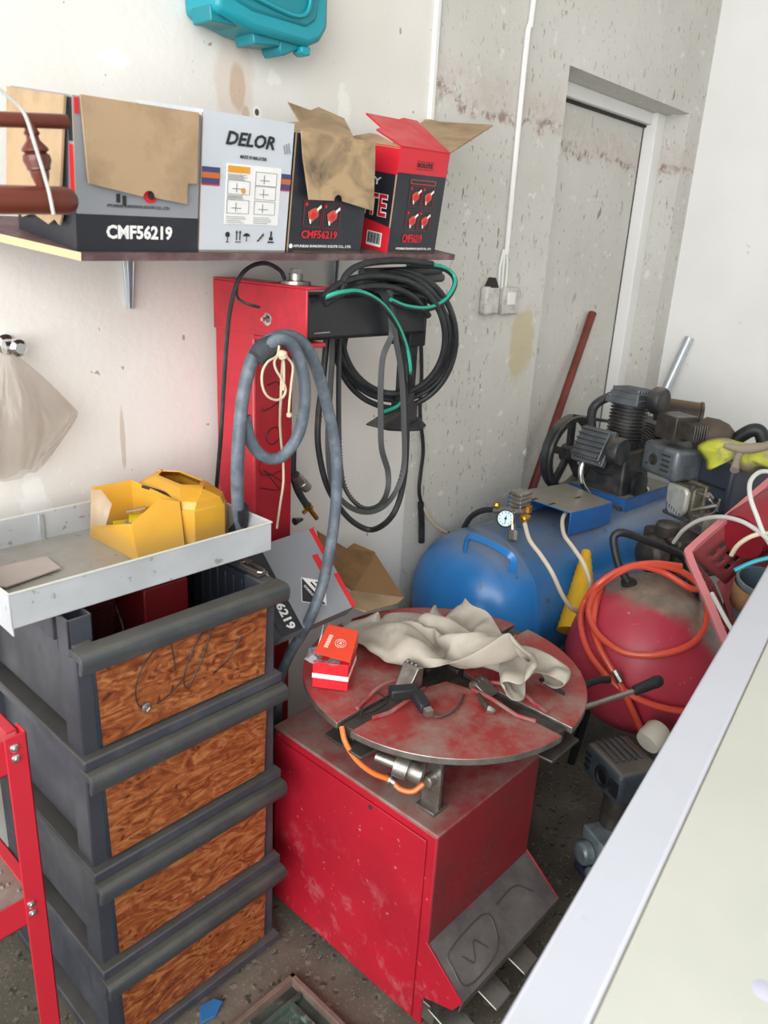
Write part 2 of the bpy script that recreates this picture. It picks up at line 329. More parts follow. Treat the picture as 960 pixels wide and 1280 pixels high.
# ------------------------------------------------------------------ the sagging shelf and its cartons
O = Py(97, 314, 1.13); su = (Py(553, 317, 1.13)-O).normalized(); T8 = R(8)
sw_ = V((0, math.cos(T8), math.sin(T8))); sw_ = (sw_-su*sw_.dot(su)).normalized(); sv = su.cross(sw_)
def F(a, b, c): return O + su*a + sw_*b + sv*c
SD = (D-O.y)/sw_.y - .002
m_board = mat('dark_shelf_board', '#5b4044', .6, dirt='#8d7a78', amt=.4, sc=20); m_ply = mat('raw_board_edge', '#cdb48c', .7)
sh = thing('wall_shelf', 'sagging thin wooden shelf board carrying the battery cartons', 'shelf', F(.3, .15, -.01))
g = G(); g.add([F(a, b, c) for c in (-.012, 0) for a, b in ((0, -.01), (.885, -.01), (.885, SD), (-.12, SD))], [(3, 2, 1, 0), (4, 5, 6, 7), (0, 1, 5, 4), (1, 2, 6, 5), (2, 3, 7, 6), (3, 0, 4, 7)], [0, 0, 0, 0, 0, 1]); obj('board', g, [m_board, m_ply], sh)
def bracket(px, py, ln):
    b = Py(px, py, D); zt_ = F(b.x-O.x, SD, 0).z-.012
    g = G()
    for sg in (-1, 1): g.prism([V((b.x+sg*.009, D-.002, zt_)), V((b.x+sg*.009, D-.024, zt_)), V((b.x+sg*.003, D-.012, b.z-ln)), V((b.x+sg*.003, D-.002, b.z-ln))], (.0015, 0, 0))
    g.prism([V((b.x-.009, D-.004, zt_)), V((b.x+.009, D-.004, zt_)), V((b.x+.004, D-.004, b.z-ln)), V((b.x-.004, D-.004, b.z-ln))], (0, .003, 0))
    g.box((b.x-O.x-.009, SD-.2, -.016), (b.x-O.x+.009, SD, -.0125), 0, F)
    obj('bracket', g, m_galv, sh, bevel=.001)
bracket(157, 330, .085); bracket(415, 332, .085)

def carton(par, a0, a1, b0, b1, h, mo, mi_, name='carton_body', Fn=F, top=False, th=.004):
    g = G()
    def wall(lo, hi, outer):
        k = [1]*6; k[outer] = 0; g.box(lo, hi, k, Fn)
    wall((a0, b0, 0), (a1, b0+th, h), 2); wall((a0, b1-th, 0), (a1, b1, h), 4); wall((a0, b0+th, 0), (a0+th, b1-th, h), 5); wall((a1-th, b0+th, 0), (a1, b1-th, h), 3); wall((a0, b0, -.0), (a1, b1, th), 0)
    if top: g.box((a0, b0, h), (a1, b1, h+th), 0, Fn)
    return obj(name, g, [mo, mi_], par)
def pan(g, a0, a1, c0, c1, b, mi=0, Fn=None): (g.box((a0, b-.0008, c0), (a1, b, c1), mi, Fn or F))
# carton 1 : grey and black, flaps folded out
H1 = .203
b1 = thing('battery_carton', 'open grey battery carton with large clean brown flap, leftmost on the shelf', 'carton', F(.1, .08, 0), 'battery cartons on the shelf')
carton(b1, 0, .205, 0, .19, H1, m_greyp, m_card)
g = G(); pan(g, 0, .205, 0, .052, 0); g.box((-.0008, 0, 0), (0, .19, .06), 0, F); obj('black_print_band', g, m_navy, b1)
text('model_lettering', 'CMF56219', m_white, b1, F(.045, -.001, .018), su, sv, .021, .112, bold=.035)
text('maker_lettering', 'HYUNDAI SUNGWOO SOLITE CO., LTD.', m_ink, b1, F(.047, -.001, .0625), su, sv, .005, .105, bold=.01)
g = G(); pan(g, .002, .008, H1-.022, H1-.002, -.0003); g.box((-.0012, .002, .06), (-.0003, .012, .142), 0, F); g.lathe([(.012, 0), (.012, .001)], F(.118, -.001, .083), -sw_, 20); obj('red_print', g, m_redink, b1)
g = G(); g.lathe([(.0062, 0), (.0062, .001)], F(.119, -.0032, .083), -sw_, 16); pan(g, .062, .068, .07, .082, -.0005); pan(g, .072, .078, .066, .08, -.0005); obj('print_specks', g, m_ink, b1)
g = G(); g.box((-.0012, .002, .146), (-.0003, .012, .2), 0, F); obj('corner_print', g, m_navy, b1)
def flap(par, poly, mt, name='flap', th=.0035):
    n = (V(poly[1])-V(poly[0])).cross(V(poly[2])-V(poly[0])).normalized(); g = G(); g.prism(poly, n*th); return obj(name, g, mt, par)
def Fl(a, c, b0=-.002, sl=.03): return F(a, b0-sl*(H1-c), c)
arc = [Fl(.112+.011*math.cos(x_), .079+.011*math.sin(x_)) for x_ in [R(8+164*i/8) for i in range(9)]]
flap(b1, [Fl(.009, H1+.002), Fl(.016, .094)] + [Fl(.1, .081)] + arc[::-1] + [Fl(.124, .08), Fl(.178, .074), Fl(.179, .104), Fl(.196, .105), Fl(.198, H1+.002)], m_card, 'front_flap')
def Ff(b, c, sl=.07): return F(-.003-sl*(H1-c), b, c)
flap(b1, [Ff(.01, H1-.002), Ff(.188, H1-.002), Ff(.19, .05), Ff(.10, .045), Ff(.018, .05)], m_card, 'side_flap')
g = G(); g.prism([F(-.009, .02, .055), F(-.009, .035, .03), F(-.009, .05, .036), F(-.009, .07, .026), F(-.009, .12, .034), F(-.008, .16, .022), F(-.008, .185, .05)], su*.003); obj('torn_side_edge', g, m_card, b1)
# carton 2 : DELOR
H2 = .207
b2 = thing('battery_carton', 'closed silver and white carton lettered DELOR, second on the shelf', 'carton', F(.3, .08, 0), 'battery cartons on the shelf')
carton(b2, .209, .393, .0, .19, H2, m_silverp, m_card, top=True)
text('brand_lettering', 'DELOR', m_ink, b2, F(.252, -.001, .166), su, sv, .021, .1, bold=.03, shear=.25)
text('origin_lettering', 'MADE IN MALAYSIA', m_ink, b2, F(.282, -.001, .148), su, sv, .0055, .055, bold=.012)
g = G(); pan(g, .257, .371, .046, .139, 0); obj('instruction_panel', g, m_paper, b2)
g = G(); pan(g, .259, .303, .126, .136, -.001); g.lathe([(.0045, 0), (.0045, .0008)], F(.292, -.001, .099), -sw_, 14); obj('orange_label', g, m_orange, b2)
g = G(); [pan(g, a, e, .1055, .131, -.0002) for a, e in ((.2095, .244), (.372, .393))]; obj('navy_stripe', g, m_blue2, b2)
g = G(); [pan(g, a, e, .1145, .123, -.0008) for a, e in ((.2095, .244), (.372, .393))]; obj('orange_stripe', g, m_rust, b2)
g = G(); [pan(g, a, e, .1035, .1055, -.0004) for a, e in ((.2095, .244), (.372, .393))]; obj('red_stripe', g, m_redink, b2)
g = G()
for (a, c0) in ((.2595, .093), (.2595, .063), (.316, .109), (.316, .087), (.316, .063)):   # line drawings and rows of small print
    w = .045; h = .021
    for q in ((a, a+w, c0, c0+.0005), (a, a+w, c0+h, c0+h+.0005), (a, a+.0005, c0, c0+h), (a+w, a+w+.0005, c0, c0+h), (a+.01, a+.03, c0+.008, c0+.009), (a+.018, a+.019, c0+.003, c0+.017)): pan(g, *q, -.001)
for k in range(5): pan(g, .2595, .2595+random.uniform(.03, .044), .1165+k*.0018-.001, .1165+k*.0018-.0004, -.001)
for k in range(4): pan(g, .2595, .2595+random.uniform(.03, .044), .086+k*.0016, .0865+k*.0016, -.001); pan(g, .316, .316+random.uniform(.03, .05), .0485+k*.003, .049+k*.003, -.001); pan(g, .2595, .2595+random.uniform(.03, .044), .0485+k*.003, .049+k*.003, -.001)
obj('instruction_drawings', g, mat('grey_ink', '#7a7d82', .6), b2)
g = G()   # handling pictograms
g.lathe([(.0045, 0), (.0045, .0007)], F(.264, -.001, .029), -sw_, 10); pan(g, .2635, .2647, .017, .026, -.001); pan(g, .261, .267, .0165, .0175, -.001)
for a in (.282, .289): pan(g, a, a+.0016, .02, .034, -.001); g.prism([F(a-.0015, -.001, .032), F(a+.0031, -.001, .032), F(a+.0008, -.001, .036)], -sw_*.0008)
pan(g, .281, .292, .0165, .0177, -.001); g.prism([F(.304+.008*math.cos(R(20+140*i/8)), -.001, .024+.008*math.sin(R(20+140*i/8))) for i in range(9)], -sw_*.0008); pan(g, .3035, .3045, .018, .03, -.001)
for k in range(3): g.prism([F(.326+k*.005, -.001, .019+k*.004), F(.331+k*.005, -.001, .019+k*.004), F(.334+k*.003, -.001, .025+k*.004)], -sw_*.0008)
pan(g, .351, .364, .0165, .019, -.001); pan(g, .3535, .3615, .021, .026, -.001); pan(g, .356, .359, .026, .036, -.001)
obj('pictograms', g, m_ink, b2)
g = G()
for k in range(3): g.prism([F(.371+k*.005, -.001, .176+k*.002), F(.373+k*.005, -.001, .176+k*.002), F(.377+k*.005, -.001, .162+k*.001), F(.375+k*.005, -.001, .162+k*.001)], -sw_*.0008)
obj('corner_marks', g, mat('pencil_grey', '#8b9098', .6), b2)
# carton 3 : black, grubby flap
b3 = thing('battery_carton', 'open black carton half covered by a grubby oil-stained brown flap', 'carton', F(.49, .08, 0), 'battery cartons on the shelf')
carton(b3, .4, .588, .0, .17, .198, m_navy, m_card)
H3 = .2
def F3(a, c, sl=.11): return F(a, -.003-sl*(H3-c), c)
arc = [F3(.498+.012*math.cos(x_), .094+.012*math.sin(x_)) for x_ in [R(5+170*i/8) for i in range(9)]]
flap(b3, [F3(.405, H3+.002), F3(.41, .16), F3(.426, .094)] + arc[::-1] + [F3(.515, .094), F3(.592, .082), F3(.59, .17), F3(.588, H3+.002)], m_cardgrub, 'front_flap')
flap(b3, [F(.41, .166, .198), F(.588, .05, .199), Py(430, 150, 1.36), Py(398, 136, 1.36), Py(388, 140, 1.36), Py(360, 130, 1.36), Py(375, 156, 1.335)], m_card, 'back_flap')
def battery_pics(par, spots, w, h, b):
    g = G(); g2 = G(); g3 = G(); g4 = G()
    for a, c in spots:
        for q in ((a, a+w, c, c+.001), (a, a+w, c+h-.001, c+h), (a, a+.001, c, c+h), (a+w-.001, a+w, c, c+h)): pan(g, *q, b)
        pts = [(.3, .3), (.45, .18), (.6, .28), (.8, .4), (.82, .6), (.62, .74), (.4, .66), (.22, .55)]
        g2.prism([F(a+w*p, b, c+h*q) for p, q in pts], -sw_*.0008); g3.prism([F(a+w*p, b-.001, c+h*q) for p, q in [(.35, .4), (.55, .3), (.72, .5), (.5, .6)]], -sw_*.0006)
        g3.lathe([(w*.07, 0), (w*.07, .0008)], F(a+w*.12, b, c+h*.85), -sw_, 10); g4.prism([F(a+w*p, b-.001, c+h*q) for p, q in [(.72, .6), (.95, .75), (.9, .85), (.68, .7)]], -sw_*.0006); g4.prism([F(a+w*p, b-.001, c+h*q) for p, q in [(.3, .3), (.36, .12), (.42, .14), (.4, .28)]], -sw_*.0006)
    obj('picture_frames', g, mat('maroon_print', '#7c2430', .5), par); obj('battery_pictures', g2, m_pink, par); obj('picture_accents', g3, m_redink, par); obj('picture_highlights', g4, m_white, par)
battery_pics(b3, [(.430, .046), (.478, .044)], .044, .046, -.001)
text('model_lettering', 'CMF56219', m_redink, b3, F(.428, -.001, .026), su, sv, .014, .09, bold=.02)
text('maker_lettering', 'HYUNDAI SUNGWOO SOLITE CO., LTD.', m_white, b3, F(.412, -.001, .009), su, sv, .0055, .148, bold=.012)
g = G(); g.lathe([(.004, 0), (.004, .0008)], F(.405, -.001, .012), -sw_, 14); obj('maker_emblem', g, m_white, b3)
# carton 4 : red and black, turned lid flaps
b4 = thing('battery_carton', 'red and black carton with splayed red flap, rightmost on the shelf', 'carton', F(.75, .08, 0), 'battery cartons on the shelf')
A0, A1, H4 = .668, .822, .2
carton(b4, A0, A1, 0, .18, H4, m_navy, m_card)
g = G(); pan(g, A0, A1, .155, H4, 0); g.box((A0-.001, 0, .15), (A0-.0001, .18, H4), 0, F); g.prism([F(A0-.001, 0, 0), F(A0-.001, .18, 0), F(A0-.001, .18, .095), F(A0-.001, .09, .06), F(A0-.001, 0, .05)], su*.0009); obj('red_print_band', g, m_redp, b4)
text('brand_lettering', 'SOLITE', m_ink, b4, F(.722, -.001, .168), su, sv, .009, .05, bold=.05)
g = G()
for q in ((.72, .774, .1645, .1655), (.722, .776, .179, .18)): pan(g, *q, -.001)
obj('logo_bars', g, m_ink, b4)
g = G()
for q in ((.711, .789, .144, .145), (.711, .789, .1365, .1375), (.711, .712, .1365, .145), (.788, .789, .1365, .145)): pan(g, *q, -.001)
obj('heading_frame', g, m_pink, b4)
battery_pics(b4, [(.712, .093), (.752, .093), (.712, .046), (.752, .046)], .037, .041, -.001)
text('model_lettering', 'CMF56219', m_redink, b4, F(.708, -.001, .022), su, sv, .017, .062, bold=.02)
text('maker_lettering', 'HYUNDAI SUNGWOO SOLITE CO., LTD.', m_white, b4, F(.692, -.001, .007), su, sv, .005, .115, bold=.012)
text('side_lettering', 'BATTERY', m_white, b4, F(A0-.001, .175, .126), -sw_, sv, .014, .135, bold=.02)
text('side_logo', 'SOLITE', m_white, b4, F(A0-.001, .175, .066), -sw_, sv, .045, .16, bold=.05)
text('side_logo_face', 'SOLITE', m_redink, b4, F(A0-.0016, .1745, .067), -sw_, sv, .043, .158, bold=.015)
g = G(); g.box((A0-.0016, .02, .008), (A0-.001, .062, .036), 0, F); obj('barcode_label', g, m_white, b4)
g = G()
for k in range(13): g.box((A0-.0022, .023+k*.0029, .013), (A0-.0016, .0243+k*.0029+(k % 3)*.0004, .034), 0, F)
obj('barcode', g, m_ink, b4)
flap(b4, [F(A0, .0, H4), Py(472, 168, 1.20), Py(462, 166, 1.26), F(A0, .17, H4)], m_card, 'side_flap')
flap(b4, [F(A0, .0, H4), F(A1, .0, H4), Py(521, 153, 1.24), Py(504, 149, 1.25), Py(498, 151, 1.25), Py(457, 143, 1.27), Py(477, 161, 1.22), Py(470, 163, 1.21)], [m_redp], 'red_flap')
flap(b4, [F(A1-.001, .006, H4), F(A1-.001, .176, H4), Py(530, 151, 1.38), Py(616, 156, 1.25)], m_card, 'right_flap')
p0, p1 = Py(537, 154, D-.03), Py(587, 155, D-.03)
g = G(); g.box((p0.x, D-.03, p0.z-.004), (p1.x, D-.008, p0.z+.010))
cs = obj('cardboard_strip', g, m_card, bevel=.002); tag(cs, 'short folded brown cardboard strip on the wall above the red carton', 'cardboard strip')

# ------------------------------------------------------------------ turned wooden rail and its wire, upper left
wr = thing('wooden_railing', 'dark red turned wood railing with a spindle, at the left end of the shelf', 'railing', Py(40, 200, 1.0))
def pline(y, *ps): return [Py(a, b, y) for a, b in ps]
ry = 1.0
g = G(); a, b = Py(-30, 148, ry), Py(83, 152, ry); g.tube([a, a.lerp(b, .5), b], .0085, 12, sm=3); obj('top_rail', g, m_wood, wr)
a, b = Py(-30, 249, ry), Py(94, 251, ry)
g = G(); g.lathe([(.0165, 0), (.0165, (b-a).length-.012), (.014, (b-a).length-.004), (.009, (b-a).length)], a, b-a, 16); obj('bottom_rail', g, m_wood, wr)
a, b = Py(36, 148, ry), Py(54, 238, ry); Ls = (b-a).length
g = G(); g.lathe([(.007*k, Ls*h) for k, h in ((1, 0), (1.0, .15), (1.35, .2), (1.0, .24), (1.1, .3), (2.1, .40), (2.25, .44), (1.7, .47), (2.2, .5), (2.35, .58), (1.95, .67), (2.0, .70), (1.6, .72), (1.5, .8), (1.0, .93), (.9, 1))], a, b-a, 20); obj('spindle', g, m_wood, wr)
wire = obj('wire', G().tube(pline(.975, (-10, 105), (8, 119), (30, 141), (45, 185), (60, 235), (67, 268)), .0022, 8), m_cable); tag(wire, 'thin grey white wire bent over the wooden railing', 'wire')

# ------------------------------------------------------------------ clear bag on a hook
hk = thing('wall_hook', 'chrome wall hook holding up the clear plastic bag', 'hook', Py(4, 428, 1.42))
g = G(); c0 = Py(6, 430, D); g.lathe([(.018, 0), (.018, .006), (.011, .012), (.011, .045), (.015, .047), (.015, .06), (.009, .066)], c0, -Y1, 20); obj('hook_stud', g, m_chrome, hk)
g = G(); g.lathe([(.013, 0), (.014, .01), (.013, .02)], c0-Y1*.045-X1*.02, X1, 16); obj('hook_collar', g, m_chrome, hk)
t = NT('clear_polythene'); tr = t.n('ShaderNodeBsdfTransparent'); mx = t.n('ShaderNodeMixShader'); out = t.t.nodes['Material Output']
t.fin(col('#a59c93'), .14, spec=.9); tr.inputs[0].default_value = (.93, .91, .89, 1); t.L(t.ramp(t.noise(9, 4, t.mapv((1, 1, .25))), [(.3, .10), (.7, .34)]), mx.inputs[0]); t.L(tr.outputs[0], mx.inputs[1]); t.L(t.p.outputs[0], mx.inputs[2]); t.L(mx.outputs[0], out.inputs[0]); m_poly = t.m
t.bump(t.noise(28, 3, t.mapv((1, 1, .3))), .5, .01)
top = Py(6, 436, 1.41); L_ = [(-34, 452), (-50, 540), (-40, 600), (-10, 603), (24, 606), (52, 590), (90, 545), (78, 512), (54, 470), (20, 440)]
def bag(u, v):
    a = 2*math.pi*u; k = .012 + .988*min(1, v**.8); n = len(L_); w = (a/(2*math.pi)*n) % n; i = int(w); f = w-i
    q = V(L_[i]).lerp(V(L_[(i+1) % n]), f) if False else (L_[i][0]*(1-f)+L_[(i+1) % n][0]*f, L_[i][1]*(1-f)+L_[(i+1) % n][1]*f)
    p = Py(q[0], q[1], 1.41); p = top.lerp(p, k); return p
g = G(); N_, M_ = 60, 26
fr = []; bk = []
for j in range(M_+1):
    v = j/M_; row = []
    for i in range(N_+1):
        u = i/N_; lx = Py(-50+(-34+50)*(1-v)+0, 440+165*v, 1.41); s_ = (-1+2*u)
        # width profile of the bag from the knot down
        wl = .004 + .125*(v**.75) ; wr_ = .004 + (.118*min(1, v/.62)**.8 if v < .62 else .118-.075*((v-.62)/.38)**1.4)
        cx, cz = top.x-.005+.005*v, top.z-.232*v
        x_ = cx + (s_*wr_ if s_ > 0 else s_*wl)
        rad = math.sqrt(max(0, 1-s_*s_)); fold = (.017*mnoise.noise(V((s_*2.2, v*1.3, 3.1))) + .010*math.sin(s_*5.5+1.2)*(1-v)**.7 + .007*mnoise.noise(V((s_*6, v*2.2, 8.))) + .003*mnoise.noise(V((s_*15, v*9, 1.))))*min(1, v*3+.15)
        dp = (.010+.032*math.sin(math.pi*min(1, v*.9+.05)))*rad
        z_ = cz + .03*v*abs(s_)**2.2 + .006*math.sin(s_*7)*v
        fr.append(V((x_, 1.405-dp-fold*math.sqrt(max(0, 1-s_*s_)), z_))); bk.append(V((x_, 1.41+dp*.6, z_)))
W_ = N_+1
g.add(fr, [(j*W_+i, j*W_+i+1, (j+1)*W_+i+1, (j+1)*W_+i) for j in range(M_) for i in range(N_)]); g.add(bk, [(j*W_+i, j*W_+i+1, (j+1)*W_+i+1, (j+1)*W_+i) for j in range(M_) for i in range(N_)])
bg = obj('plastic_bag', g, m_poly, smooth=80); tag(bg, 'clear crumpled plastic bag hanging from the chrome hook on the cream wall', 'bag')

# ------------------------------------------------------------------ stack of drawers
dt = thing('drawer_tower', 'black plastic drawer tower with four burl wood print drawer fronts', 'drawers', (.65, 1.2, 0))
t = NT('burl_wood_print')
n0 = t.noise(7, 3, t.mapv((1, 1, 1.4)), dist=1.2); n1 = t.noise(16, 6, t.mapv((.8, 1, 2.2), rot=(0, .35, 0)), dist=3.2, rough=.62)
c = t.ramp(n1, [(.28, col('#47200f')), (.42, col('#7a3d20')), (.54, col('#9a5a31')), (.66, col('#b57a4c')), (.8, col('#8d4d2a'))])
vo = t.n('ShaderNodeTexVoronoi'); mv = t.n('ShaderNodeVectorMath', operation='ADD'); t.L(t.co(), mv.inputs[0]); nn = t.n('ShaderNodeTexNoise'); t.L(t.co(), nn.inputs[0]); nn.inputs['Scale'].default_value = 30
sc_ = t.n('ShaderNodeVectorMath', operation='SCALE'); t.L(nn.outputs[1], sc_.inputs[0]); sc_.inputs['Scale'].default_value = .03; t.L(sc_.outputs[0], mv.inputs[1]); t.L(mv.outputs[0], vo.inputs['Vector']); vo.inputs['Scale'].default_value = 55
kn = t.math('MULTIPLY', t.ramp(vo.outputs['Distance'], [(.12, 1.), (.32, 0.)]), t.ramp(n0, [(.44, 0.), (.56, 1.)]))
c = t.mix(t.math('MULTIPLY', kn, .9), c, col('#4a1f0f')); c = t.mix(t.ramp(t.noise(90, 3, t.mapv((.25, 1, 1.6), rot=(0, .5, 0)), dist=2), [(.4, .0), (.7, .3)]), c, col('#6b3216')); m_burl = t.fin(c, .42)
def xrow(z): return (.448, .850)
zt_ = [.905, .688, .462, .242]; zb_ = [.688, .462, .242, .022]
m_inside = mat('dark_plastic_inside', '#2a2f38', .35, sc=10)
for k in range(4):
    zt0, zb0 = zt_[k]-.004, zb_[k]+.004; fx0, fx1 = .455, .848
    # frame of this tier: posts at the corners, side panels, a dusty ledge below the drawer
    g = G()
    for xx in (fx0, fx1-.032): g.box((xx, 1.022, zb0), (xx+.032, 1.075, zt0))
    for xx in (fx0, fx1-.03): g.box((xx, 1.37, zb0), (xx+.03, 1.42, zt0))
    g.box((fx0+.012, 1.06, zb0+.03), (fx0+.018, 1.40, zt0-.01)); g.box((fx1-.018, 1.06, zb0+.03), (fx1-.012, 1.40, zt0-.01))
    g.box((fx0-.008, 1.004, zb0-.008), (fx1+.006, 1.42, zb0+.012))
    obj('frame', g, m_plastic, dt, bevel=.004)
    # drawer
    g = G(); dx0, dx1 = fx0+.022, fx1-.022; zt1 = zt0-.006
    g.box((dx0, 1.03, zb0+.022), (dx1, 1.40, zb0+.026)); g.box((dx0, 1.03, zb0+.022), (dx0+.004, 1.40, zt1)); g.box((dx1-.004, 1.03, zb0+.022), (dx1, 1.40, zt1)); g.box((dx0, 1.396, zb0+.022), (dx1, 1.40, zt1))
    for q in range(12): g.box((dx0+.03+q*.026, 1.392, zb0+.03), (dx0+.034+q*.026, 1.397, zt1-.01)); g.box((dx1-.007, 1.06+q*.026, zb0+.03), (dx1-.003, 1.064+q*.026, zt1-.01))
    g.box((dx0+.004, 1.016, zb0+.02), (dx1-.004, 1.03, zt1))
    dr = obj('drawer', g, m_inside, dt, bevel=.0015)
    g = G(); g.add([(.4865, 1.0155, zb0+.019), (.818, 1.0155, zb0+.019), (.824, 1.0155, zt1-.022), (.4835, 1.0155, zt1-.022), (.4865, 1.018, zb0+.019), (.818, 1.018, zb0+.019), (.824, 1.018, zt1-.022), (.4835, 1.018, zt1-.022)], [(3, 2, 1, 0), (4, 5, 6, 7), (0, 1, 5, 4), (1, 2, 6, 5), (2, 3, 7, 6), (3, 0, 4, 7)]); obj('front_panel', g, m_burl, dr)
    prof = [(.0, .010), (-.030, .010), (-.038, .004), (-.040, -.006), (-.037, -.022), (-.030, -.026), (-.026, -.024), (-.028, -.004), (0, -.002)]
    g = G(); P_ = [(fx0-.008, 1.022+a, zt1-.004+b) for a, b in prof]; g.prism(P_, (fx1-fx0+.013, 0, 0)); obj('pull_lip', g, m_plastic2, dr, bevel=.002, smooth=50)
    if k:   # slots in the ledge
        g = G()
        for q in (.55, .64, .73): g.box((q, 1.005, zt1+.0105), (q+.003, 1.03, zt1+.0125))
        obj('ledge_slot', g, M_dark, dt)
# corner sockets and clip on top of the tower
g = G(); x0_, y0_ = .452, 1.03
for lo, hi in (((0, 0), (.04, .004)), ((0, .036), (.04, .04)), ((0, 0), (.004, .04)), ((.036, 0), (.04, .04))): g.box((x0_+lo[0], y0_+lo[1], .88), (x0_+hi[0], y0_+hi[1], .943))
g.box((x0_+.002, y0_+.002, .885), (x0_+.038, y0_+.038, .925)); obj('corner_socket', g, m_plastic, dt, bevel=.0015)
g = G()
for lo, hi in (((0, 0), (.04, .004)), ((0, .036), (.04, .04)), ((0, 0), (.004, .04)), ((.036, 0), (.04, .04))): g.box((.452+lo[0], 1.375+lo[1], .88), (.452+hi[0], 1.375+hi[1], .943)); g.box((.808+lo[0], 1.375+lo[1], .88), (.808+hi[0], 1.375+hi[1], .943))
g.box((.455, 1.09, .885), (.467, 1.36, .943)); g.box((.836, 1.09, .885), (.848, 1.36, .915)); obj('top_edges', g, m_plastic, dt, bevel=.0015)
g = G(); g.box((.822, 1.04, .905), (.846, 1.10, .909)); g.tube([(.826, 1.045, .912), (.84, 1.045, .912), (.84, 1.095, .912), (.826, 1.095, .912)], .003, 8, closed=True, sm=3); obj('metal_clip', g, m_steel, dt)
# lock and loose wires on the top front
lk = Py(183, 884, 1.012)
g = G(); g.lathe([(.009, 0), (.009, .002), (.006, .004), (.0035, .004)], lk, -Y1, 16); g.tube([lk+V((-.003, -.005, .004)), lk+V((.004, -.005, .001)), lk+V((-.002, -.005, -.005))], .0015, 6); obj('lock', g, m_steel, dt)
def yl(y, *p): return [Py(a, b, y) for a, b in p]
for nm, p in (('one', [(204, 800), (180, 830), (170, 858), (172, 880), (183, 885)]), ('two', [(213, 800), (217, 822), (219, 838)]), ('three', [(258, 782), (240, 815), (230, 845), (234, 860), (250, 830), (262, 795), (268, 782)]), ('four', [(302, 795), (285, 825), (266, 842)]), ('five', [(230, 848), (212, 868), (196, 880)])):
    w_ = obj('drawer_wire', G().tube(yl(1.0115, *p), .0011, 6), m_black); put(w_, dt)
# things inside the top drawer
rb = obj('red_carton', G().box((.66, 1.17, .735), (.755, 1.36, .88)), mat('dull_red_box', '#7d1d22', .5, sc=9), bevel=.003); tag(rb, 'dull dark red carton standing inside the open top drawer', 'carton')
tin = thing('round_tin', 'dark reddish round tin inside the open top drawer, left of the red carton', 'tin', (.585, 1.25, .72))
g = G(); g.lathe([(.055, 0), (.057, .004), (.057, .012), (.054, .016), (.054, .12), (.057, .124), (.057, .135), (.052, .137), (.05, .128), (0, .126)], (.585, 1.25, .735), Z1, 32); obj('tin_body', g, mat('brown_red_tin', '#5d2b2b', .4, .3, sc=9), tin)
g = G(); g.tube([(.535, 1.24, .85), (.545, 1.19, .80), (.585, 1.17, .77), (.625, 1.19, .80), (.635, 1.24, .85)], .002, 6); obj('tin_handle', g, m_steel, tin)

# ------------------------------------------------------------------ metal tray on the drawers and what lies in it
ty = thing('metal_tray', 'dented pale galvanised tray lying on top of the drawer tower', 'tray', (.62, 1.2, .944))
TX0, TX1, TY0, TY1, TZ = .381, .862, 1.05, 1.36, .946; TH = .056; te = .0025
t = NT('dirty_galvanised_tray'); nz = t.sep(t.normal())[2]
c = t.mix(t.ramp(t.noise(6, 5), [(.3, 0.), (.7, 1.)]), col('#c8ced3'), col('#aeb3b6')); c = t.mix(t.math('MULTIPLY', t.rng(nz, .6, .9), t.ramp(t.noise(18, 6, rough=.65), [(.3, .55), (.65, .9)])), c, col('#9d978d')); c = t.mix(t.ramp(t.noise(55, 4), [(.65, 0.), (.7, .6)]), c, col('#6c655c')); m_tray = t.fin(c, .45, .25)
g = G(); g.box((TX0, TY0, TZ), (TX1, TY1, TZ+te)); g.box((TX0, TY0, TZ), (TX1, TY0+te, TZ+TH)); g.box((TX0, TY1-te, TZ), (TX1, TY1, TZ+TH)); g.box((TX1-te, TY0, TZ), (TX1, TY1, TZ+TH))
g.add([(TX0, TY0, TZ-.012), (TX0+te, TY0, TZ-.012), (TX0+te, TY1, TZ), (TX0, TY1, TZ), (TX0, TY0, TZ+TH), (TX0+te, TY0, TZ+TH), (TX0+te, TY1, TZ+TH), (TX0, TY1, TZ+TH)], [(3, 2, 1, 0), (4, 5, 6, 7), (0, 1, 5, 4), (1, 2, 6, 5), (2, 3, 7, 6), (3, 0, 4, 7)])
obj('tray_pan', g, m_tray, ty, bevel=.0012)
g = G(); g.tube([(TX0, TY0, TZ+TH), (TX1, TY0, TZ+TH), (TX1, TY1, TZ+TH), (TX0, TY1, TZ+TH)], .0022, 8, closed=True, sm=0); obj('rolled_rim', g, mat('bright_edge', '#d8d8cf', .4, .3), ty)
o = Py(54, 665, TY1-.006); g = G(); g.box((o.x-.006, TY1-.006, TZ), (o.x+.004, TY1-te, TZ+TH-.004)); obj('tab', g, m_galv, ty, bevel=.001)
def onz(z, *p): return [Pz(a, b, z) for a, b in p]
cd = obj('card_scrap', G().prism(onz(TZ+.006, (-12, 712), (58, 697), (76, 711), (8, 735), (-8, 733)), (0, 0, .0025)), mat('pinkish_card', '#b8aca6', .8)); tag(cd, 'torn pinkish grey card scrap lying at the left of the metal tray', 'card')
t = NT('yellow_polythene'); c = t.mix(t.ramp(t.noise(4, 4), [(.3, 0.), (.7, 1.)]), col('#d9a636'), col('#c78f2c')); c = t.mix(t.math('MULTIPLY', t.rng(t.sep()[2], 1.0, .965), .55), c, col('#b39357')); t.fin(c, .38); t.p.inputs['Subsurface Weight'].default_value = .25; t.p.inputs['Subsurface Radius'].default_value = (.02, .012, .004); t.p.inputs['Subsurface Scale'].default_value = .3; m_jug = t.m
ZB = TZ+te+.001
B0 = Pz(174, 703, ZB); B1_ = Pz(231, 688, ZB); B3 = Pz(113, 670, ZB); B2 = B1_+(B3-B0)
def up(p, px, py): q = Py(px, py, p.y); return q
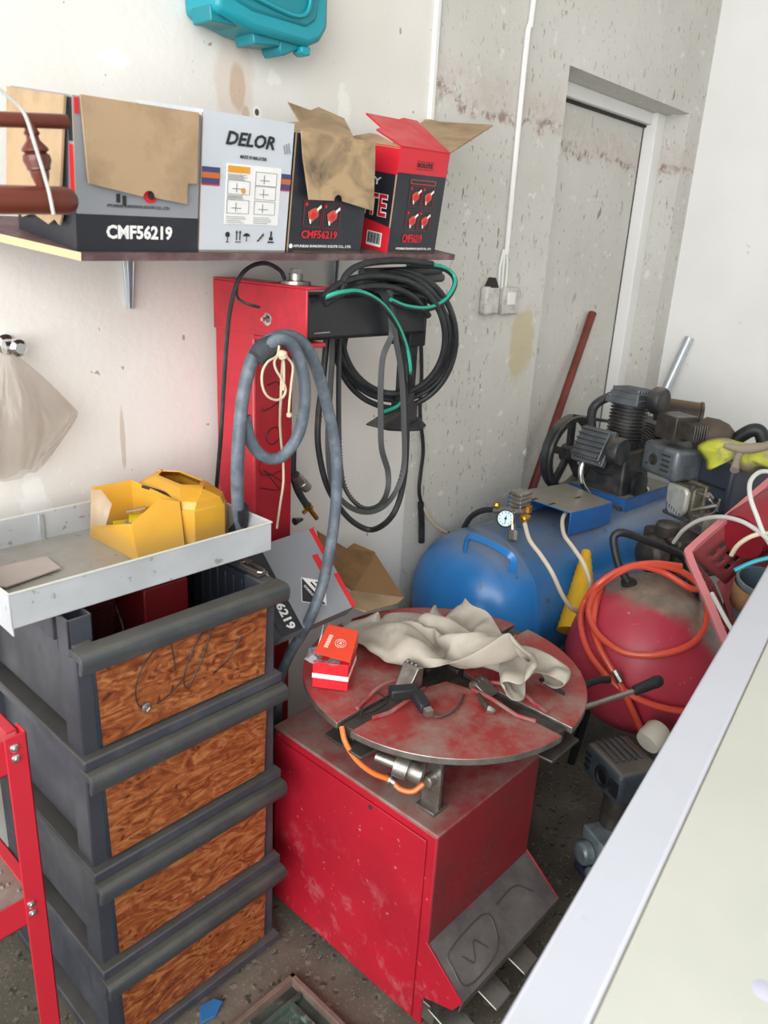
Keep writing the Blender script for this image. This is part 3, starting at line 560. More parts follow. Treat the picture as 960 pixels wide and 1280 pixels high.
T0 = Py(163, 655, B0.y+.012); T0b = Py(200, 623, B0.y+.03); T1 = Py(224, 627, B1_.y+.012); T3 = Py(114, 609, B3.y); T2 = B2+Z1*(T3.z-ZB)+V((0, 0, .0)); L3 = Py(113, 657, B3.y)
j1 = thing('jerrycan', 'yellow plastic jerrycan cut open on its left side, holding wrappers, in the tray', 'jerrycan', (B0+B2)/2, 'cut yellow jerrycans in the tray')
g = G(); mid = lambda a, b: (a+b)/2
Bm = B0.lerp(B1_, .0)+V((.0, .004, .02))
vs = [B0, B1_, B2, B3, T0, T0b, T1, T2, T3, L3]
g.add(vs, [(0, 1, 2, 3), (0, 3, 9, 4), (0, 4, 5), (0, 5, 6, 1), (1, 6, 7, 2), (2, 7, 8, 3), (3, 8, 9)] if False else [(3, 2, 1, 0), (0, 3, 9, 4), (0, 4, 5), (0, 5, 6, 1), (1, 6, 7, 2), (2, 7, 8, 3)])
obj('jerrycan_body', g, m_jug, j1, solid=.0025, bevel=.0015, smooth=25)
t = NT('clear_film'); tr = t.n('ShaderNodeBsdfTransparent'); mx = t.n('ShaderNodeMixShader'); t.fin(col('#d8cfc4'), .15); mx.inputs[0].default_value = .35; t.L(tr.outputs[0], mx.inputs[1]); t.L(t.p.outputs[0], mx.inputs[2]); t.L(mx.outputs[0], t.t.nodes['Material Output'].inputs[0]); m_film = t.m
g = G(); pts = [Py(a, b, B3.y-.02-.01*k) for k, (a, b) in enumerate([(114, 612), (113, 658)])]; q = [Py(126, 612, B3.y-.05), Py(124, 657, B3.y-.06), Py(140, 630, B3.y-.09), Py(132, 657, B3.y-.1)]
g.add([pts[0], pts[1], q[0], q[1], q[2], q[3]], [(0, 1, 3, 2), (2, 3, 5, 4)]); w_ = obj('film_wrapper', g, m_film, solid=.0006); tag(w_, 'clear crinkled film sticking out of the cut yellow jerrycan', 'wrapper')
g = G(); cc = (B0+B3)/2+V((.035, .0, .0))
for k in range(9):
    a = random.uniform(0, 6.28); c_ = V((cc.x+.01+random.uniform(-.01, .02), cc.y+random.uniform(-.03, .05), ZB+.012+.006*k)); e1 = V((math.cos(a), math.sin(a), random.uniform(-.4, .4))).normalized(); e2 = e1.cross(V((random.uniform(-.4, .4), .1, 1))).normalized(); g.obox(c_, e1, e2, e1.cross(e2), .06, .035, .002, k % 3)
w_ = obj('crumpled_wrappers', g, [m_paper, mat('yellow_wrapper', '#e6cf2a', .4), mat('printed_wrapper', '#8d8a86', .5)]); tag(w_, 'crumpled white and yellow wrappers lying inside the cut jerrycan', 'wrappers'); w_['kind'] = 'stuff'
# second jerrycan
j2 = thing('jerrycan', 'upright yellow plastic jerrycan with handle notch, right of the open one in the tray', 'jerrycan', (.775, 1.22, ZB), 'cut yellow jerrycans in the tray')
ax0, ax1, ay0, ay1, jh = .738, .836, 1.14, 1.33, .108
def ring(z, ins, ch): return [V(p) for p in ((ax0+ins+ch, ay0+ins, z), (ax1-ins-ch, ay0+ins, z), (ax1-ins, ay0+ins+ch, z), (ax1-ins, ay1-ins-ch, z), (ax1-ins-ch, ay1-ins, z), (ax0+ins+ch, ay1-ins, z), (ax0+ins, ay1-ins-ch, z), (ax0+ins, ay0+ins+ch, z))]
rings = [ring(ZB, .008, .012), ring(ZB+.008, 0, .016), ring(ZB+.072, 0, .016), ring(ZB+.074, .002, .016), ring(ZB+.088, .003, .02), ring(ZB+jh-.004, .018, .03), ring(ZB+jh, .026, .03)]
vs = [p for r in rings for p in r]; fs = [list(range(7, -1, -1))]
for i in range(len(rings)-1):
    for k in range(8): fs.append((i*8+k, i*8+(k+1) % 8, (i+1)*8+(k+1) % 8, (i+1)*8+k))
g = G(); g.add(vs, fs); obj('jerrycan_body', g, m_jug, j2, solid=.003, bevel=.002, smooth=30)
g = G(); g.box((.776, ay0+.012, ZB+jh-.045), (.782, ay0+.05, ZB+jh-.006)); g.box((.776, ay0+.012, ZB+jh-.034), (.806, ay0+.05, ZB+jh-.026)); g.box((.803, ay0+.012, ZB+jh-.04), (.809, ay0+.05, ZB+jh-.012)); obj('handle_notch', g, m_jug, j2, bevel=.002)
pen = obj('pen', G().tube([Py(178, 608, 1.27), Py(205, 616, 1.22), Py(214, 624, 1.19)], .003, 8, sm=3), m_black); tag(pen, 'thin black stick lying across the cut yellow jerrycans', 'stick')

# ------------------------------------------------------------------ red bolted rack, lower left corner
rk = thing('metal_rack', 'bright red bolted angle iron rack in the lower left corner', 'rack', (.2, 1.0, 0))
ra = Py(33, 914, .94); rx, ry_ = ra.x, .94; zt2 = ra.z
m_rackred = mat('bright_red_enamel', '#bb2434', .35, sc=8)
g = G(); g.box((rx-.03, ry_, 0), (rx, ry_+.003, zt2)); g.box((rx-.003, ry_, 0), (rx, ry_+.03, zt2)); obj('post', g, m_rackred, rk, bevel=.001)
z2 = Py(38, 1130, .94).z
for nm, zz, hh in (('upper', zt2-.004, .055), ('lower', z2+.012, .05)):
    g = G(); g.box((rx-.5, ry_+.003, zz-hh), (rx-.004, ry_+.006, zz)); g.box((rx-.5, ry_+.003, zz-hh), (rx-.004, ry_+.02, zz-hh+.003)); obj('front_rail', g, m_rackred, rk, bevel=.001)
    g = G(); g.box((rx-.007, ry_+.02, zz-hh), (rx-.004, ry_+.42, zz)); g.box((rx-.02, ry_+.02, zz-.003), (rx-.004, ry_+.42, zz)); obj('side_rail', g, m_rackred, rk, bevel=.001)
g = G(); g.box((rx-.5, ry_+.006, z2-.008), (rx-.008, ry_+.42, z2-.003)); obj('shelf_plate', g, mat('dirty_red_shelf', '#7b4f4a', .7, dirt='#8b857b', amt=.6, sc=14), rk)
for px, py in ((18, 935), (20, 948), (39, 1130), (41, 1141)):
    p = Py(px, py, ry_); g = G(); g.lathe([(.0065, 0), (.0062, .0015), (.004, .003), (0, .0035)], p, -Y1, 16); g.lathe([(.003, .003), (.003, .0042), (0, .0042)], p, -Y1, 6); obj('bolt', g, m_chrome, rk)
g = G()
for k in range(60): g.lathe([(.003, 0), (.002, .003), (0, .004)], (rx-.02-random.random()*.12, ry_+.03+random.random()*.3, z2-.003), V((random.uniform(-.3, .3), .1, 1)), 6)
w_ = obj('grit', g, mat('grey_grit', '#87817a', .9)); tag(w_, 'loose grey grit scattered on the lower red rack shelf', 'grit'); w_['kind'] = 'stuff'
pl = thing('potted_plant', 'small green leafy sprig low behind the red rack post', 'plant', (.24, 1.1, 0))
for k in range(7):
    a = R(30+k*22); b = V((.262, 1.10, .10)); tip = b+V((math.cos(a)*.05, -.01+.01*math.sin(k), .05+.05*math.sin(a))); sd = (tip-b).cross(Y1).normalized()*.007
    g = G(); m1 = b.lerp(tip, .45); g.add([b, m1+sd, tip, m1-sd, m1+V((0, -.003, 0))], [(0, 1, 4), (1, 2, 4), (2, 3, 4), (3, 0, 4)]); obj('leaf', g, mat('leaf_green', '#3c7a35', .5) if k == 0 else bpy.data.materials['leaf_green'], pl, solid=.0008)
g = G(); g.lathe([(.035, 0), (.045, .09), (.048, .095), (.044, .095), (.04, .085), (0, .085)], (.262, 1.10, 0), Z1, 20); obj('pot', g, m_plastic, pl)

# ------------------------------------------------------------------ tyre changer
tm = thing('tyre_changer', 'red tyre changer with a scuffed cabinet, round turntable and tall column', 'tyre changer', (1.1, .9, 0))
CX0, CX1, CY0, CY1, CZ = .922, 1.272, .648, 1.11, .49
m_cabfront = mat('shaded_red_front', '#9a2530', .32, dirt='#6d3a3c', amt=.45, sc=7)  # cabinet red darkened: shade of the faces turned from the daylight, painted in
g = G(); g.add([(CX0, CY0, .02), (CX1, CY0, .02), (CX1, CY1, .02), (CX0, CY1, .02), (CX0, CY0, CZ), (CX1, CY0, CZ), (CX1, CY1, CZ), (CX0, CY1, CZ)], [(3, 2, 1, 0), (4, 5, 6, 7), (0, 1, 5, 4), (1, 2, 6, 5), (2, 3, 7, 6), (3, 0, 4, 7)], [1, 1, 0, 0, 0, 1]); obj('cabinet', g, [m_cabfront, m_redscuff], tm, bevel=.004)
g = G(); g.box((CX0-.003, CY0-.003, CZ), (CX1+.003, CY1, CZ+.008)); obj('top_plate', g, m_dustred, tm, bevel=.003)
g = G(); g.box((CX0-.0045, CY0+.022, .03), (CX0-.001, CY1-.006, CZ-.018)); dr = obj('cabinet_door', g, m_redscuff, tm, bevel=.0015)
k_ = Px(463, 1009, CX0-.005); g = G(); g.lathe([(.005, 0), (.005, .001), (.002, .0012)], k_, -X1, 12); obj('door_hole', g, M_dark, dr)
# pedal guard
GY, GZ = .556, .165
g = G(); g.prism([(CX0, CY0, .236), (CX1, CY0, .236), (CX1, GY, GZ), (CX0, GY, GZ)], V((0, .02, -.03)).normalized()*.004); g.prism([(CX0, GY, GZ), (CX1, GY, GZ), (CX1, GY+.006, GZ-.03), (CX0, GY+.006, GZ-.03)], (0, .003, 0))
t = NT('worn_grey_guard'); c = t.mix(t.ramp(t.noise(11, 6, rough=.65), [(.35, 0.), (.68, 1.)]), col('#5c5457'), col('#7d7a78')); c = t.mix(t.ramp(t.noise(30, 5), [(.6, 0.), (.68, .6)]), c, col('#8b4a50')); m_guard = t.fin(c, .5, .15)
pg = obj('pedal_guard', g, m_guard, tm, bevel=.001)
g = G(); g.prism([(CX0-.002, CY0+.003, .242), (CX0-.002, GY, GZ), (CX0-.002, GY+.02, GZ-.035), (CX0-.002, CY0+.003, .10)], (.004, 0, 0)); obj('guard_side', g, m_redscuff, tm, bevel=.001); g = G(); g.prism([(CX1-.002, CY0+.003, .242), (CX1-.002, GY, GZ), (CX1-.002, CY0+.003, .10)], (.004, 0, 0)); obj('guard_side', g, m_redscuff, tm, bevel=.001)
nG = V((0, -.07, .09)).normalized()
def gp(u, w): return V((CX0+u*(CX1-CX0), CY0+(GY-CY0)*w, .236+(GZ-.236)*w)) + nG*.001
g = G(); g.tube([gp(u, w) for u, w in ((.10, .30), (.42, .26), (.46, .5), (.36, .85), (.08, .88), (.06, .5))], .0016, 6, closed=True, sm=4); g.tube([gp(.15, .5), gp(.2, .7), gp(.27, .45), (gp(.33, .7))], .0014, 6); g.tube([gp(.55, .3), gp(.75, .3), gp(.85, .6)], .0014, 6); obj('pressed_outline', g, mat('guard_relief', '#544d4f', .5), pg)
for px_, py_ in ((1.165, .60), (1.055, .595), (.945, .60)):
    g = G(); g.prism([(px_-.027, py_-.055, .060), (px_+.027, py_-.055, .060), (px_+.03, py_+.03, .085), (px_-.03, py_+.03, .085)], (0, 0, .005)); g.box((px_-.02, py_+.02, .04), (px_+.02, CY0+.02, .085))
    pe = obj('pedal', g, m_steel, tm, bevel=.002)
    g = G()
    for q in range(6): g.box((px_-.022, py_-.045+q*.011, .0655+q*.0032), (px_+.022, py_-.041+q*.011, .0675+q*.0032))
    obj('tread', g, m_steeldark, pe)
# turntable
m_jawred = mat('dull_red_rail', '#a52c38', .5, dirt='#7e7068', amt=.55, sc=30)
TC = V((1.158, .839, .66)); TR = .297
g = G(); g.lathe([(.11, 0), (.11, .05), (.085, .06), (.085, .13), (.15, .142), (.15, .15)], (TC.x, TC.y, CZ+.006), Z1, 40); obj('hub', g, m_steeldark, tm, smooth=30)
for q in range(4):
    rot = Matrix.Rotation(R(90*q), 3, 'Z'); h = .018; ri = .075; amax = math.asin(h/TR)
    pl_ = [V((ri, h, 0))]+[V((TR*math.cos(a), TR*math.sin(a), 0)) for a in [amax+(math.pi/2-2*amax)*i/28 for i in range(29)]]+[V((h, ri, 0)), V((h+.012, h+.012, 0))]
    P_ = [TC+rot @ p for p in pl_]; n = len(P_)
    g = G(); g.add(P_+[p-Z1*.014 for p in P_], [list(range(n)), list(range(2*n-1, n-1, -1))]+[(i, n+i, n+(i+1) % n, (i+1) % n) for i in range(n)], [0, 1]+[1]*n)
    obj('turntable_segment', g, [m_turn, m_steel], tm, bevel=.0012, smooth=25)
    # jaw slide in each slot: guide, red cheeks and the clamp
    U = rot @ X1; W = rot @ Y1
    def J(a, b, c): return TC+U*a+W*b+Z1*c
    g = G(); g.box((.03, -.015, -.03), (.285, .015, -.006), 0, J); g.prism([J(.30, -.05, -.045), J(.30, .05, -.045), J(.1, .06, -.045), J(.1, -.06, -.045)], (0, 0, .006)); sl = obj('jaw_slide', g, m_steeldark, tm, bevel=.002)
    for sg in (-1, 1):
        g = G(); P_ = [J(.09+.15*i/12, sg*(.021+.014*math.sin(math.pi*i/12)), .004+.010*math.sin(math.pi*min(1, i/9))) for i in range(13)]; g.tube(P_, .0042, 8, sm=2); obj('jaw_rail', g, m_jawred, sl)
    r_ = .115 if q == 2 else .10; hk = 1. if q == 2 else .3
    g = G(); g.add([J(r_-.022, -.017, 0), J(r_+.03, -.017, 0), J(r_+.03, .017, 0), J(r_-.022, .017, 0), J(r_-.02, -.02, .052*hk), J(r_-.004, -.02, .058*hk), J(r_-.004, .02, .058*hk), J(r_-.02, .02, .052*hk)], [(3, 2, 1, 0), (4, 5, 6, 7), (0, 1, 5, 4), (1, 2, 6, 5), (2, 3, 7, 6), (3, 0, 4, 7)])
    for k in range(3): g.box((r_-.014, -.016+k*.011, .055*hk), (r_-.004, -.009+k*.011, .062*hk), 0, J)
    obj('clamp_jaw', g, m_steel, sl, bevel=.002)
# pneumatic cylinder, bracket and orange hose below the table
pc = Pz(507, 962, .585)
g = G(); a_ = Pz(470, 945, .60); b_ = Pz(528, 968, .585); ax_ = (b_-a_); g.lathe([(.010, 0), (.010, ax_.length*.4), (.022, ax_.length*.42), (.022, ax_.length*.7), (.016, ax_.length*.72), (.019, ax_.length*.8), (.019, ax_.length), (.008, ax_.length+.004)], a_, ax_, 20); obj('air_cylinder', g, m_steel, tm)
b_ = Pz(546, 972, .57); g = G(); g.box((b_.x-.004, b_.y-.012, CZ+.008), (b_.x+.004, b_.y+.03, .645)); g.box((b_.x-.02, b_.y-.015, CZ+.008), (b_.x+.02, b_.y+.03, CZ+.016)); g.lathe([(.012, 0), (.012, .02), (.007, .022)], (b_.x-.004, b_.y+.005, .57), -X1, 14); obj('cylinder_bracket', g, m_steel, tm, bevel=.001)
oh = [Pz(a, b, z) for a, b, z in ((427, 908, .652), (432, 928, .63), (446, 950, .60), (466, 966, .575), (486, 974, .56))]
g = G(); g.tube(oh, .0052, 10); g.tube([Pz(a, b, z) for a, b, z in ((490, 976, .555), (500, 986, .545), (516, 989, .545), (530, 979, .56))], .0052, 10); ahs = obj('air_hose', g, m_orangehose, tm)
g = G(); a_, b_ = Pz(482, 970, .56), Pz(494, 979, .553); g.cyl(a_, b_, .008, 12); g.cyl(a_.lerp(b_, .4), a_.lerp(b_, .6), .011, 12); obj('hose_fitting', g, m_steel, ahs)
# column, head and swing arm
KX0, KX1, KY0, KY1, KZ = 1.005, 1.115, 1.285, 1.42, 1.416
m_colfront = mat('shaded_red_column_front', '#a51a28', .4, dirt='#4e1a20', amt=.35, sc=9)  # column front's shade painted in as a deeper red than its lit side
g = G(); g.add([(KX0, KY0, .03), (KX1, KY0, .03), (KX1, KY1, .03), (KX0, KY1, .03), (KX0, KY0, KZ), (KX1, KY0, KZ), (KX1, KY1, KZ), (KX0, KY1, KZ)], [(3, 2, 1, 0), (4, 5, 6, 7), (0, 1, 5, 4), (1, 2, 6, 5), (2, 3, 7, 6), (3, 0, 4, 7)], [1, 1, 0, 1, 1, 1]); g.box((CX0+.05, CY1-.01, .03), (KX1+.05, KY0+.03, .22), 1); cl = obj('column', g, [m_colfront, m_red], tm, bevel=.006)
def cf(px, py): return Py(px, py, KY0-.0012)
g = G()
g.tube([cf(a, b) for a, b in ((334, 482), (348, 478), (350, 500), (330, 514), (328, 508))], .0012, 6, sm=4); g.tube([cf(a, b) for a, b in ((335, 540), (346, 534), (350, 546), (340, 556), (333, 549))], .0012, 6, closed=True, sm=4)
g.tube([cf(a, b) for a, b in ((326, 575), (350, 566), (352, 588), (327, 594))], .0012, 6, closed=True, sm=2); g.tube([cf(a, b) for a, b in ((326, 610), (350, 612), (330, 588), (352, 602))], .0012, 6, sm=2)
obj('pressed_outline', g, m_black, cl)
g = G(); g.box((KX0-.003, 1.12, 1.315), (KX0+.002, KY1, KZ)); g.box((KX0-.003, 1.115, KZ), (KX0+.055, KY1, KZ+.005)); g.box((KX0-.003, 1.12, 1.306), (KX0+.05, KY0, 1.315)); hd = obj('arm_head', g, m_red, tm, bevel=.002)
b_ = Px(335, 399, KX0-.003); g = G(); g.lathe([(.013, 0), (.013, .002), (.008, .003)], b_, -X1, 20); g.lathe([(.008, .002), (.008, .009), (.0045, .009), (.0045, .016)], b_, -X1, 6); obj('hex_bolt', g, m_chrome, hd)
b_ = Px(366, 424, KX0-.003); g = G(); g.lathe([(.012, 0), (.012, .004), (.006, .006)], b_, -X1, 20); obj('washer', g, m_steel, hd)
b_ = V((KX0+.03, 1.19, KZ+.005)); g = G(); g.lathe([(.03, 0), (.03, .006), (.014, .008), (.014, .02), (0, .02)], b_, Z1, 20); g.lathe([(.012, .018), (.012, .03)], b_, Z1, 6); obj('pivot_nut', g, m_steel, hd)
g = G(); g.box((KX0+.006, 1.13, 1.318), (1.375, 1.215, 1.405)); am = obj('swing_arm', g, m_black, tm, bevel=.008)
g = G(); g.tube([Py(a, b, 1.128) for a, b in ((392, 417), (402, 416), (412, 415))], .002, 6); obj('arm_scratch', g, m_steel, am)
s0 = V((1.385, 1.19, 0))
g = G(); g.box((s0.x-.018, s0.y-.018, 1.09), (s0.x+.018, s0.y+.018, 1.44)); sh_ = obj('vertical_shaft', g, m_blackdust, tm, bevel=.005)
g = G(); g.box((s0.x-.028, s0.y-.03, 1.285), (s0.x+.028, s0.y+.03, 1.41)); g.lathe([(.02, 0), (.02, .03), (.024, .035), (.024, .045)], (s0.x, s0.y, 1.41), Z1, 16); obj('shaft_collar', g, m_black, sh_, bevel=.004)
dk = [Py(a, b, 1.19) for a, b in ((464, 533), (478, 524), (492, 514), (505, 512), (520, 522), (527, 530), (519, 537), (500, 538), (480, 537))]
g = G(); g.prism([p-Y1*.02 for p in dk], (0, .045, 0)); g.box((s0.x-.024, s0.y-.024, 1.10), (s0.x+.024, s0.y+.024, 1.15)); obj('mount_head', g, m_blackdust, sh_, bevel=.005)
# bead breaker lever at the far side
lv = [Pd(725, 886, 1.78), Pd(792, 864, 1.80), Pd(826, 850, 1.81)]
g = G(); g.cyl(lv[0], lv[1], .0065, 12); g.tube([V((1.28, .80, .40)), V((1.36, .74, .43)), lv[0]], .012, 10); ll = obj('bead_breaker_lever', g, m_steel, tm)
g = G(); d_ = (lv[2]-lv[1]); g.lathe([(.009, 0), (.0125, .004), (.0135, d_.length*.6), (.015, d_.length*.85), (.012, d_.length), (.004, d_.length+.006)], lv[1], d_, 16); obj('lever_grip', g, m_rubber, ll)
g = G(); g.tube([V((1.30, .83, .40)), Pd(728, 858, 1.86), Pd(762, 849, 1.88)], .009, 10); obj('second_lever', g, m_rubber, tm)

# ------------------------------------------------------------------ hoses, ropes, belts hung on the machine
def py(y, *p): return [Py(a, b, y if len(q) < 3 else q[2]) for q in p for a, b in (q[:2],)]
g = G(); g.tube(py(1.085, (301, 662, 1.13), (297, 625, 1.11), (297, 575), (302, 510), (309, 470), (320, 440), (340, 424), (362, 420), (382, 433), (396, 462), (407, 500), (417, 545), (421, 590), (419, 640), (412, 690), (402, 735), (388, 772), (376, 795, 1.13), (362, 818, 1.15), (350, 850, 1.18), (346, 900, 1.2), (344, 960, 1.2)), .0118, 14)
g.tube(py(1.078, (330, 436, 1.066), (350, 424, 1.06), (366, 432, 1.06), (378, 462, 1.06), (381, 500, 1.06), (374, 540, 1.07), (358, 566, 1.08), (340, 574, 1.085), (322, 565, 1.09), (311, 545, 1.092), (306, 520, 1.095)), .0112, 14)
hs = thing('air_hose', 'thick grey blue rubber hose looped over the red column head', 'hose', Py(340, 430, 1.085)); obj('hose', g, m_hosegrey, hs)
g = G(); c_ = py(1.072, (320, 447), (330, 437), (342, 430)); g.tube(c_, .019, 12, rs=[.85, 1.05, .9]); obj('tape_wrap', g, mat('matt_black_tape', '#3d4247', .75, bump=.6, sc=40), hs, smooth=60)
g = G(); a_, b_ = py(1.115, (300, 662, 1.135), (302, 634, 1.11)); g.tube([a_, b_], .014, 12, sm=0); g.lathe([(.018, 0), (.02, .01), (.012, .02)], Pz(298, 668, .95), Z1, 12); obj('hose_end', g, m_rubber, hs)
g = G(); g.tube(py(1.052, (349, 432), (346, 445), (335, 452), (328, 465), (328, 482), (334, 495), (345, 500), (354, 496), (357, 486), (352, 474), (345, 462), (343, 452), (348, 445), (354, 449), (355, 470), (354, 488)), .0022, 8)
g.tube(py(1.06, (354, 444), (352, 470, 1.06), (351, 500), (350, 530, 1.10), (352, 558, 1.12), (354, 580, 1.12), (354, 605, 1.12), (350, 632, 1.14), (346, 660, 1.16)), .0024, 8)
g.tube(py(1.05, (352, 440), (360, 448), (366, 458), (364, 480), (362, 500), (361, 515)), .0022, 8); g.lathe([(.001, 0), (.005, .003), (.005, .008), (.001, .011)], Py(361, 515, 1.05), V((.2, 0, -1)), 10); g.lathe([(.002, 0), (.009, .006), (.008, .014), (.002, .018)], Py(351, 438, 1.045), V((.5, 0, -1)), 10)
rp = obj('rope', g, m_rope); tag(rp, 'cream knotted rope hanging in a loop under the taped grey hose', 'rope')
cb = obj('cable', G().tube(py(1.2, (356, 349, 1.2), (350, 338), (332, 329), (312, 334), (298, 350), (288, 385), (283, 430), (279, 490), (276, 545), (271, 606, 1.25), (270, 640, 1.28)), .0042, 8), m_rubber); tag(cb, 'thin dark cable arching over the red column top and down its left side', 'cable')
cb2 = obj('stray_wire', G().tube(py(1.118, (296, 355, 1.25), (297, 372, 1.22), (310, 380, 1.2), (325, 384, 1.19)), .003, 6), m_blackdust); tag(cb2, 'short dark wire stub on the side of the red column head', 'wire')
# black air hose with couplings hanging low beside the column
ch = thing('coupling_hose', 'short black air hose with a metal coupling hanging low beside the red column', 'hose', Py(378, 610, 1.33))
g = G(); g.tube(py(1.32, (366, 560), (366, 590), (372, 612), (381, 628), (386, 634)), .009, 10); obj('hose', g, m_rubber, ch)
g = G(); a_, b_ = py(1.31, (369, 594), (384, 610)); g.lathe([(.012, 0), (.013, .02), (.011, .022), (.011, .03), (.013, .032), (.013, (b_-a_).length), (.009, (b_-a_).length), (.009, (b_-a_).length-.01)], a_, b_-a_, 16); obj('coupling', g, m_steel, ch)
g = G(); a_, b_ = py(1.315, (384, 632), (396, 648)); g.lathe([(.011, 0), (.009, .012), (.006, .014), (.006, (b_-a_).length)], a_, b_-a_, 12); g.cyl(*py(1.315, (379, 641), (390, 633)), .005, 8); obj('nozzle', g, m_brass, ch)
g = G(); g.tube(py(1.40, (368, 652), (378, 649)), .008, 8, rs=[1.3, .5], sm=2); st_ = obj('column_stub', g, m_blackdust, cl)
# coil of black hose over the arm
def loop(cx, cy, rx_, ry2, rot, dy, tilt, r, n=22):
    P_ = []
    for i in range(n):
        a = 2*math.pi*i/n; u, w = rx_*math.cos(a), ry2*math.sin(a); c_, s_ = math.cos(rot), math.sin(rot)
        P_.append(Py(cx+u*c_-w*s_, cy+u*s_+w*c_, dy+tilt*math.sin(a)*.3-.075*math.cos(a+rot)))
    return P_
hcoil = thing('hose_coil', 'coil of black rubber hose draped over the swing arm', 'hose', Py(495, 420, 1.17))
for cx, cy, rx_, ry2, rot, dy, tilt in ((494, 424, 76, 86, .05, 1.18, .10), (490, 416, 70, 76, -.25, 1.175, .09), (492, 420, 64, 72, -.1, 1.17, .08), (498, 432, 70, 62, -.5, 1.19, .1), (494, 428, 72, 72, -.15, 1.185, .1)):
    obj('hose_turn', G().tube(loop(cx, cy, rx_, ry2, rot, dy, tilt, 0), .0068, 10, closed=True, sm=4), m_rubber, hcoil)
g = G()
for p in (((402, 372), (430, 352), (470, 345), (510, 352), (540, 372)), ((405, 380), (440, 362), (480, 358), (515, 370), (536, 395)), ((425, 372), (432, 345), (455, 330), (500, 326), (540, 330))): g.tube(py(1.108, *p), .0068, 10)
obj('hose_strand', g, m_rubber, hcoil)
g = G(); g.tube(py(1.17, (452, 342), (500, 340), (550, 336)), .011, 10, sm=2); g.tube(py(1.17, (450, 352), (500, 350), (552, 347)), .010, 10, sm=2); obj('hose_bundle_end', g, mat('dull_grey_rubber', '#4b4e4e', .6, sc=20), hcoil)
gh = thing('striped_hose', 'black hose with a teal green stripe curling over the swing arm', 'hose', Py(500, 400, 1.1))
g = G(); s1 = py(1.092, (404, 374, 1.11), (425, 367), (450, 366), (475, 379), (496, 405), (509, 438), (513, 468), (510, 490, 1.12), (498, 508, 1.15), (480, 516, 1.16)); s2 = py(1.098, (488, 376), (508, 384), (535, 386), (556, 376), (568, 358), (566, 344, 1.11), (549, 334, 1.12), (510, 331, 1.14))
g.tube(s1, .0062, 10); g.tube(s2, .0062, 10); obj('hose', g, m_rubber, gh)
g = G()
for s_ in (s1, s2):
    P_ = [p+(EYE-p).normalized()*.0035+Z1*.0025 for p in s_]; g.tube(P_, .0042, 8)
obj('green_stripe', g, m_green, gh)
# toothed drive belts
def belt(label, pts, y, w=.0085, th=.003):
    P_ = crom(py(y, *pts), 6, True); g = G(); g.sweep(P_, [(-w, -th), (w, -th), (w, th), (-w, th)], True, up=V((.6, -.8, 0)))
    cen = sum(P_, V())/len(P_); L_ = 0
    for i in range(len(P_)):
        a, b = P_[i], P_[(i+1) % len(P_)]; t_ = (b-a); n = max(1, int(t_.length/.006)); N = (cen-a); N = (N-t_.normalized()*N.dot(t_.normalized())).normalized(); B = t_.normalized().cross(N)
        for k in range(n): g.obox(a+t_*((k+.5)/n)+N*(th+.0012), t_.normalized(), B, N, .0032, w*1.5, .0026)
    o = obj('drive_belt', g, mat('grey_black_belt', '#3c3f40', .6, sc=25) if 'grey_black_belt' not in bpy.data.materials else bpy.data.materials['grey_black_belt'], smooth=30); tag(o, label, 'belt', 'drive belts hanging on the swing arm'); return o
belt('narrow toothed belt hanging with an S-bend, innermost of the hanging belts', [(489, 400), (489, 420), (479, 445), (476, 480), (476, 520), (477, 560), (485, 590), (484, 615), (474, 632, 1.14), (455, 636, 1.18), (438, 622, 1.22), (428, 600, 1.235), (424, 560, 1.235), (423, 500, 1.235), (424, 440, 1.235), (428, 390, 1.235), (446, 362, 1.21), (472, 362, 1.14), (485, 378, 1.112)], 1.105, w=.006)
belt('long toothed belt hanging straight down over the swing arm, middle of the three belts', [(490, 395), (495, 425), (502, 470), (505, 530), (505, 580), (496, 612), (478, 634, 1.13), (455, 640, 1.17), (432, 630, 1.21), (416, 608, 1.23), (410, 560, 1.235), (412, 500, 1.235), (415, 450, 1.235), (419, 390, 1.235), (440, 358, 1.21), (474, 358, 1.13)], 1.1, w=.006)
g = G(); g.tube(py(1.11, (492, 410), (500, 450), (507, 500), (508, 560), (503, 610), (490, 645), (467, 662, 1.19), (445, 655, 1.22), (425, 635, 1.24), (408, 605, 1.25), (398, 560, 1.25), (398, 520, 1.25), (403, 480, 1.25), (407, 440, 1.25), (414, 385, 1.25), (450, 350, 1.22), (480, 356, 1.12), (490, 385, 1.108)), .0072, 10, closed=True)
o_ = obj('plain_belt', g, m_rubber); tag(o_, 'smooth black round belt, lowest hanging of the loops on the arm', 'belt')
# wall cable running to the compressor
wc = thing('wall_cable', 'thin dark cable down the speckled wall ending in a taped pale tail to the compressor', 'cable', Py(527, 500, D))
g = G(); g.tube(py(D-.012, (524, 384), (526, 420), (527, 470), (525, 515), (529, 560), (526, 590), (524, 615), (529, 637)), .0058, 8); g.tube(py(D-.014, (526, 628), (527, 655), (527, 678)), .010, 8, sm=2); obj('cable', g, m_rubber, wc)
g = G(); g.tube(py(D-.02, (529, 634), (537, 649), (549, 661), (561, 667)), .006, 8); obj('bare_tail', g, m_rope, wc)
g = G(); g.tube(py(1.40, (560, 666), (578, 669, 1.35), (600, 664, 1.28), (622, 658, 1.24), (640, 650, 1.2)), .005, 8); obj('dark_tail', g, m_rubber, wc)

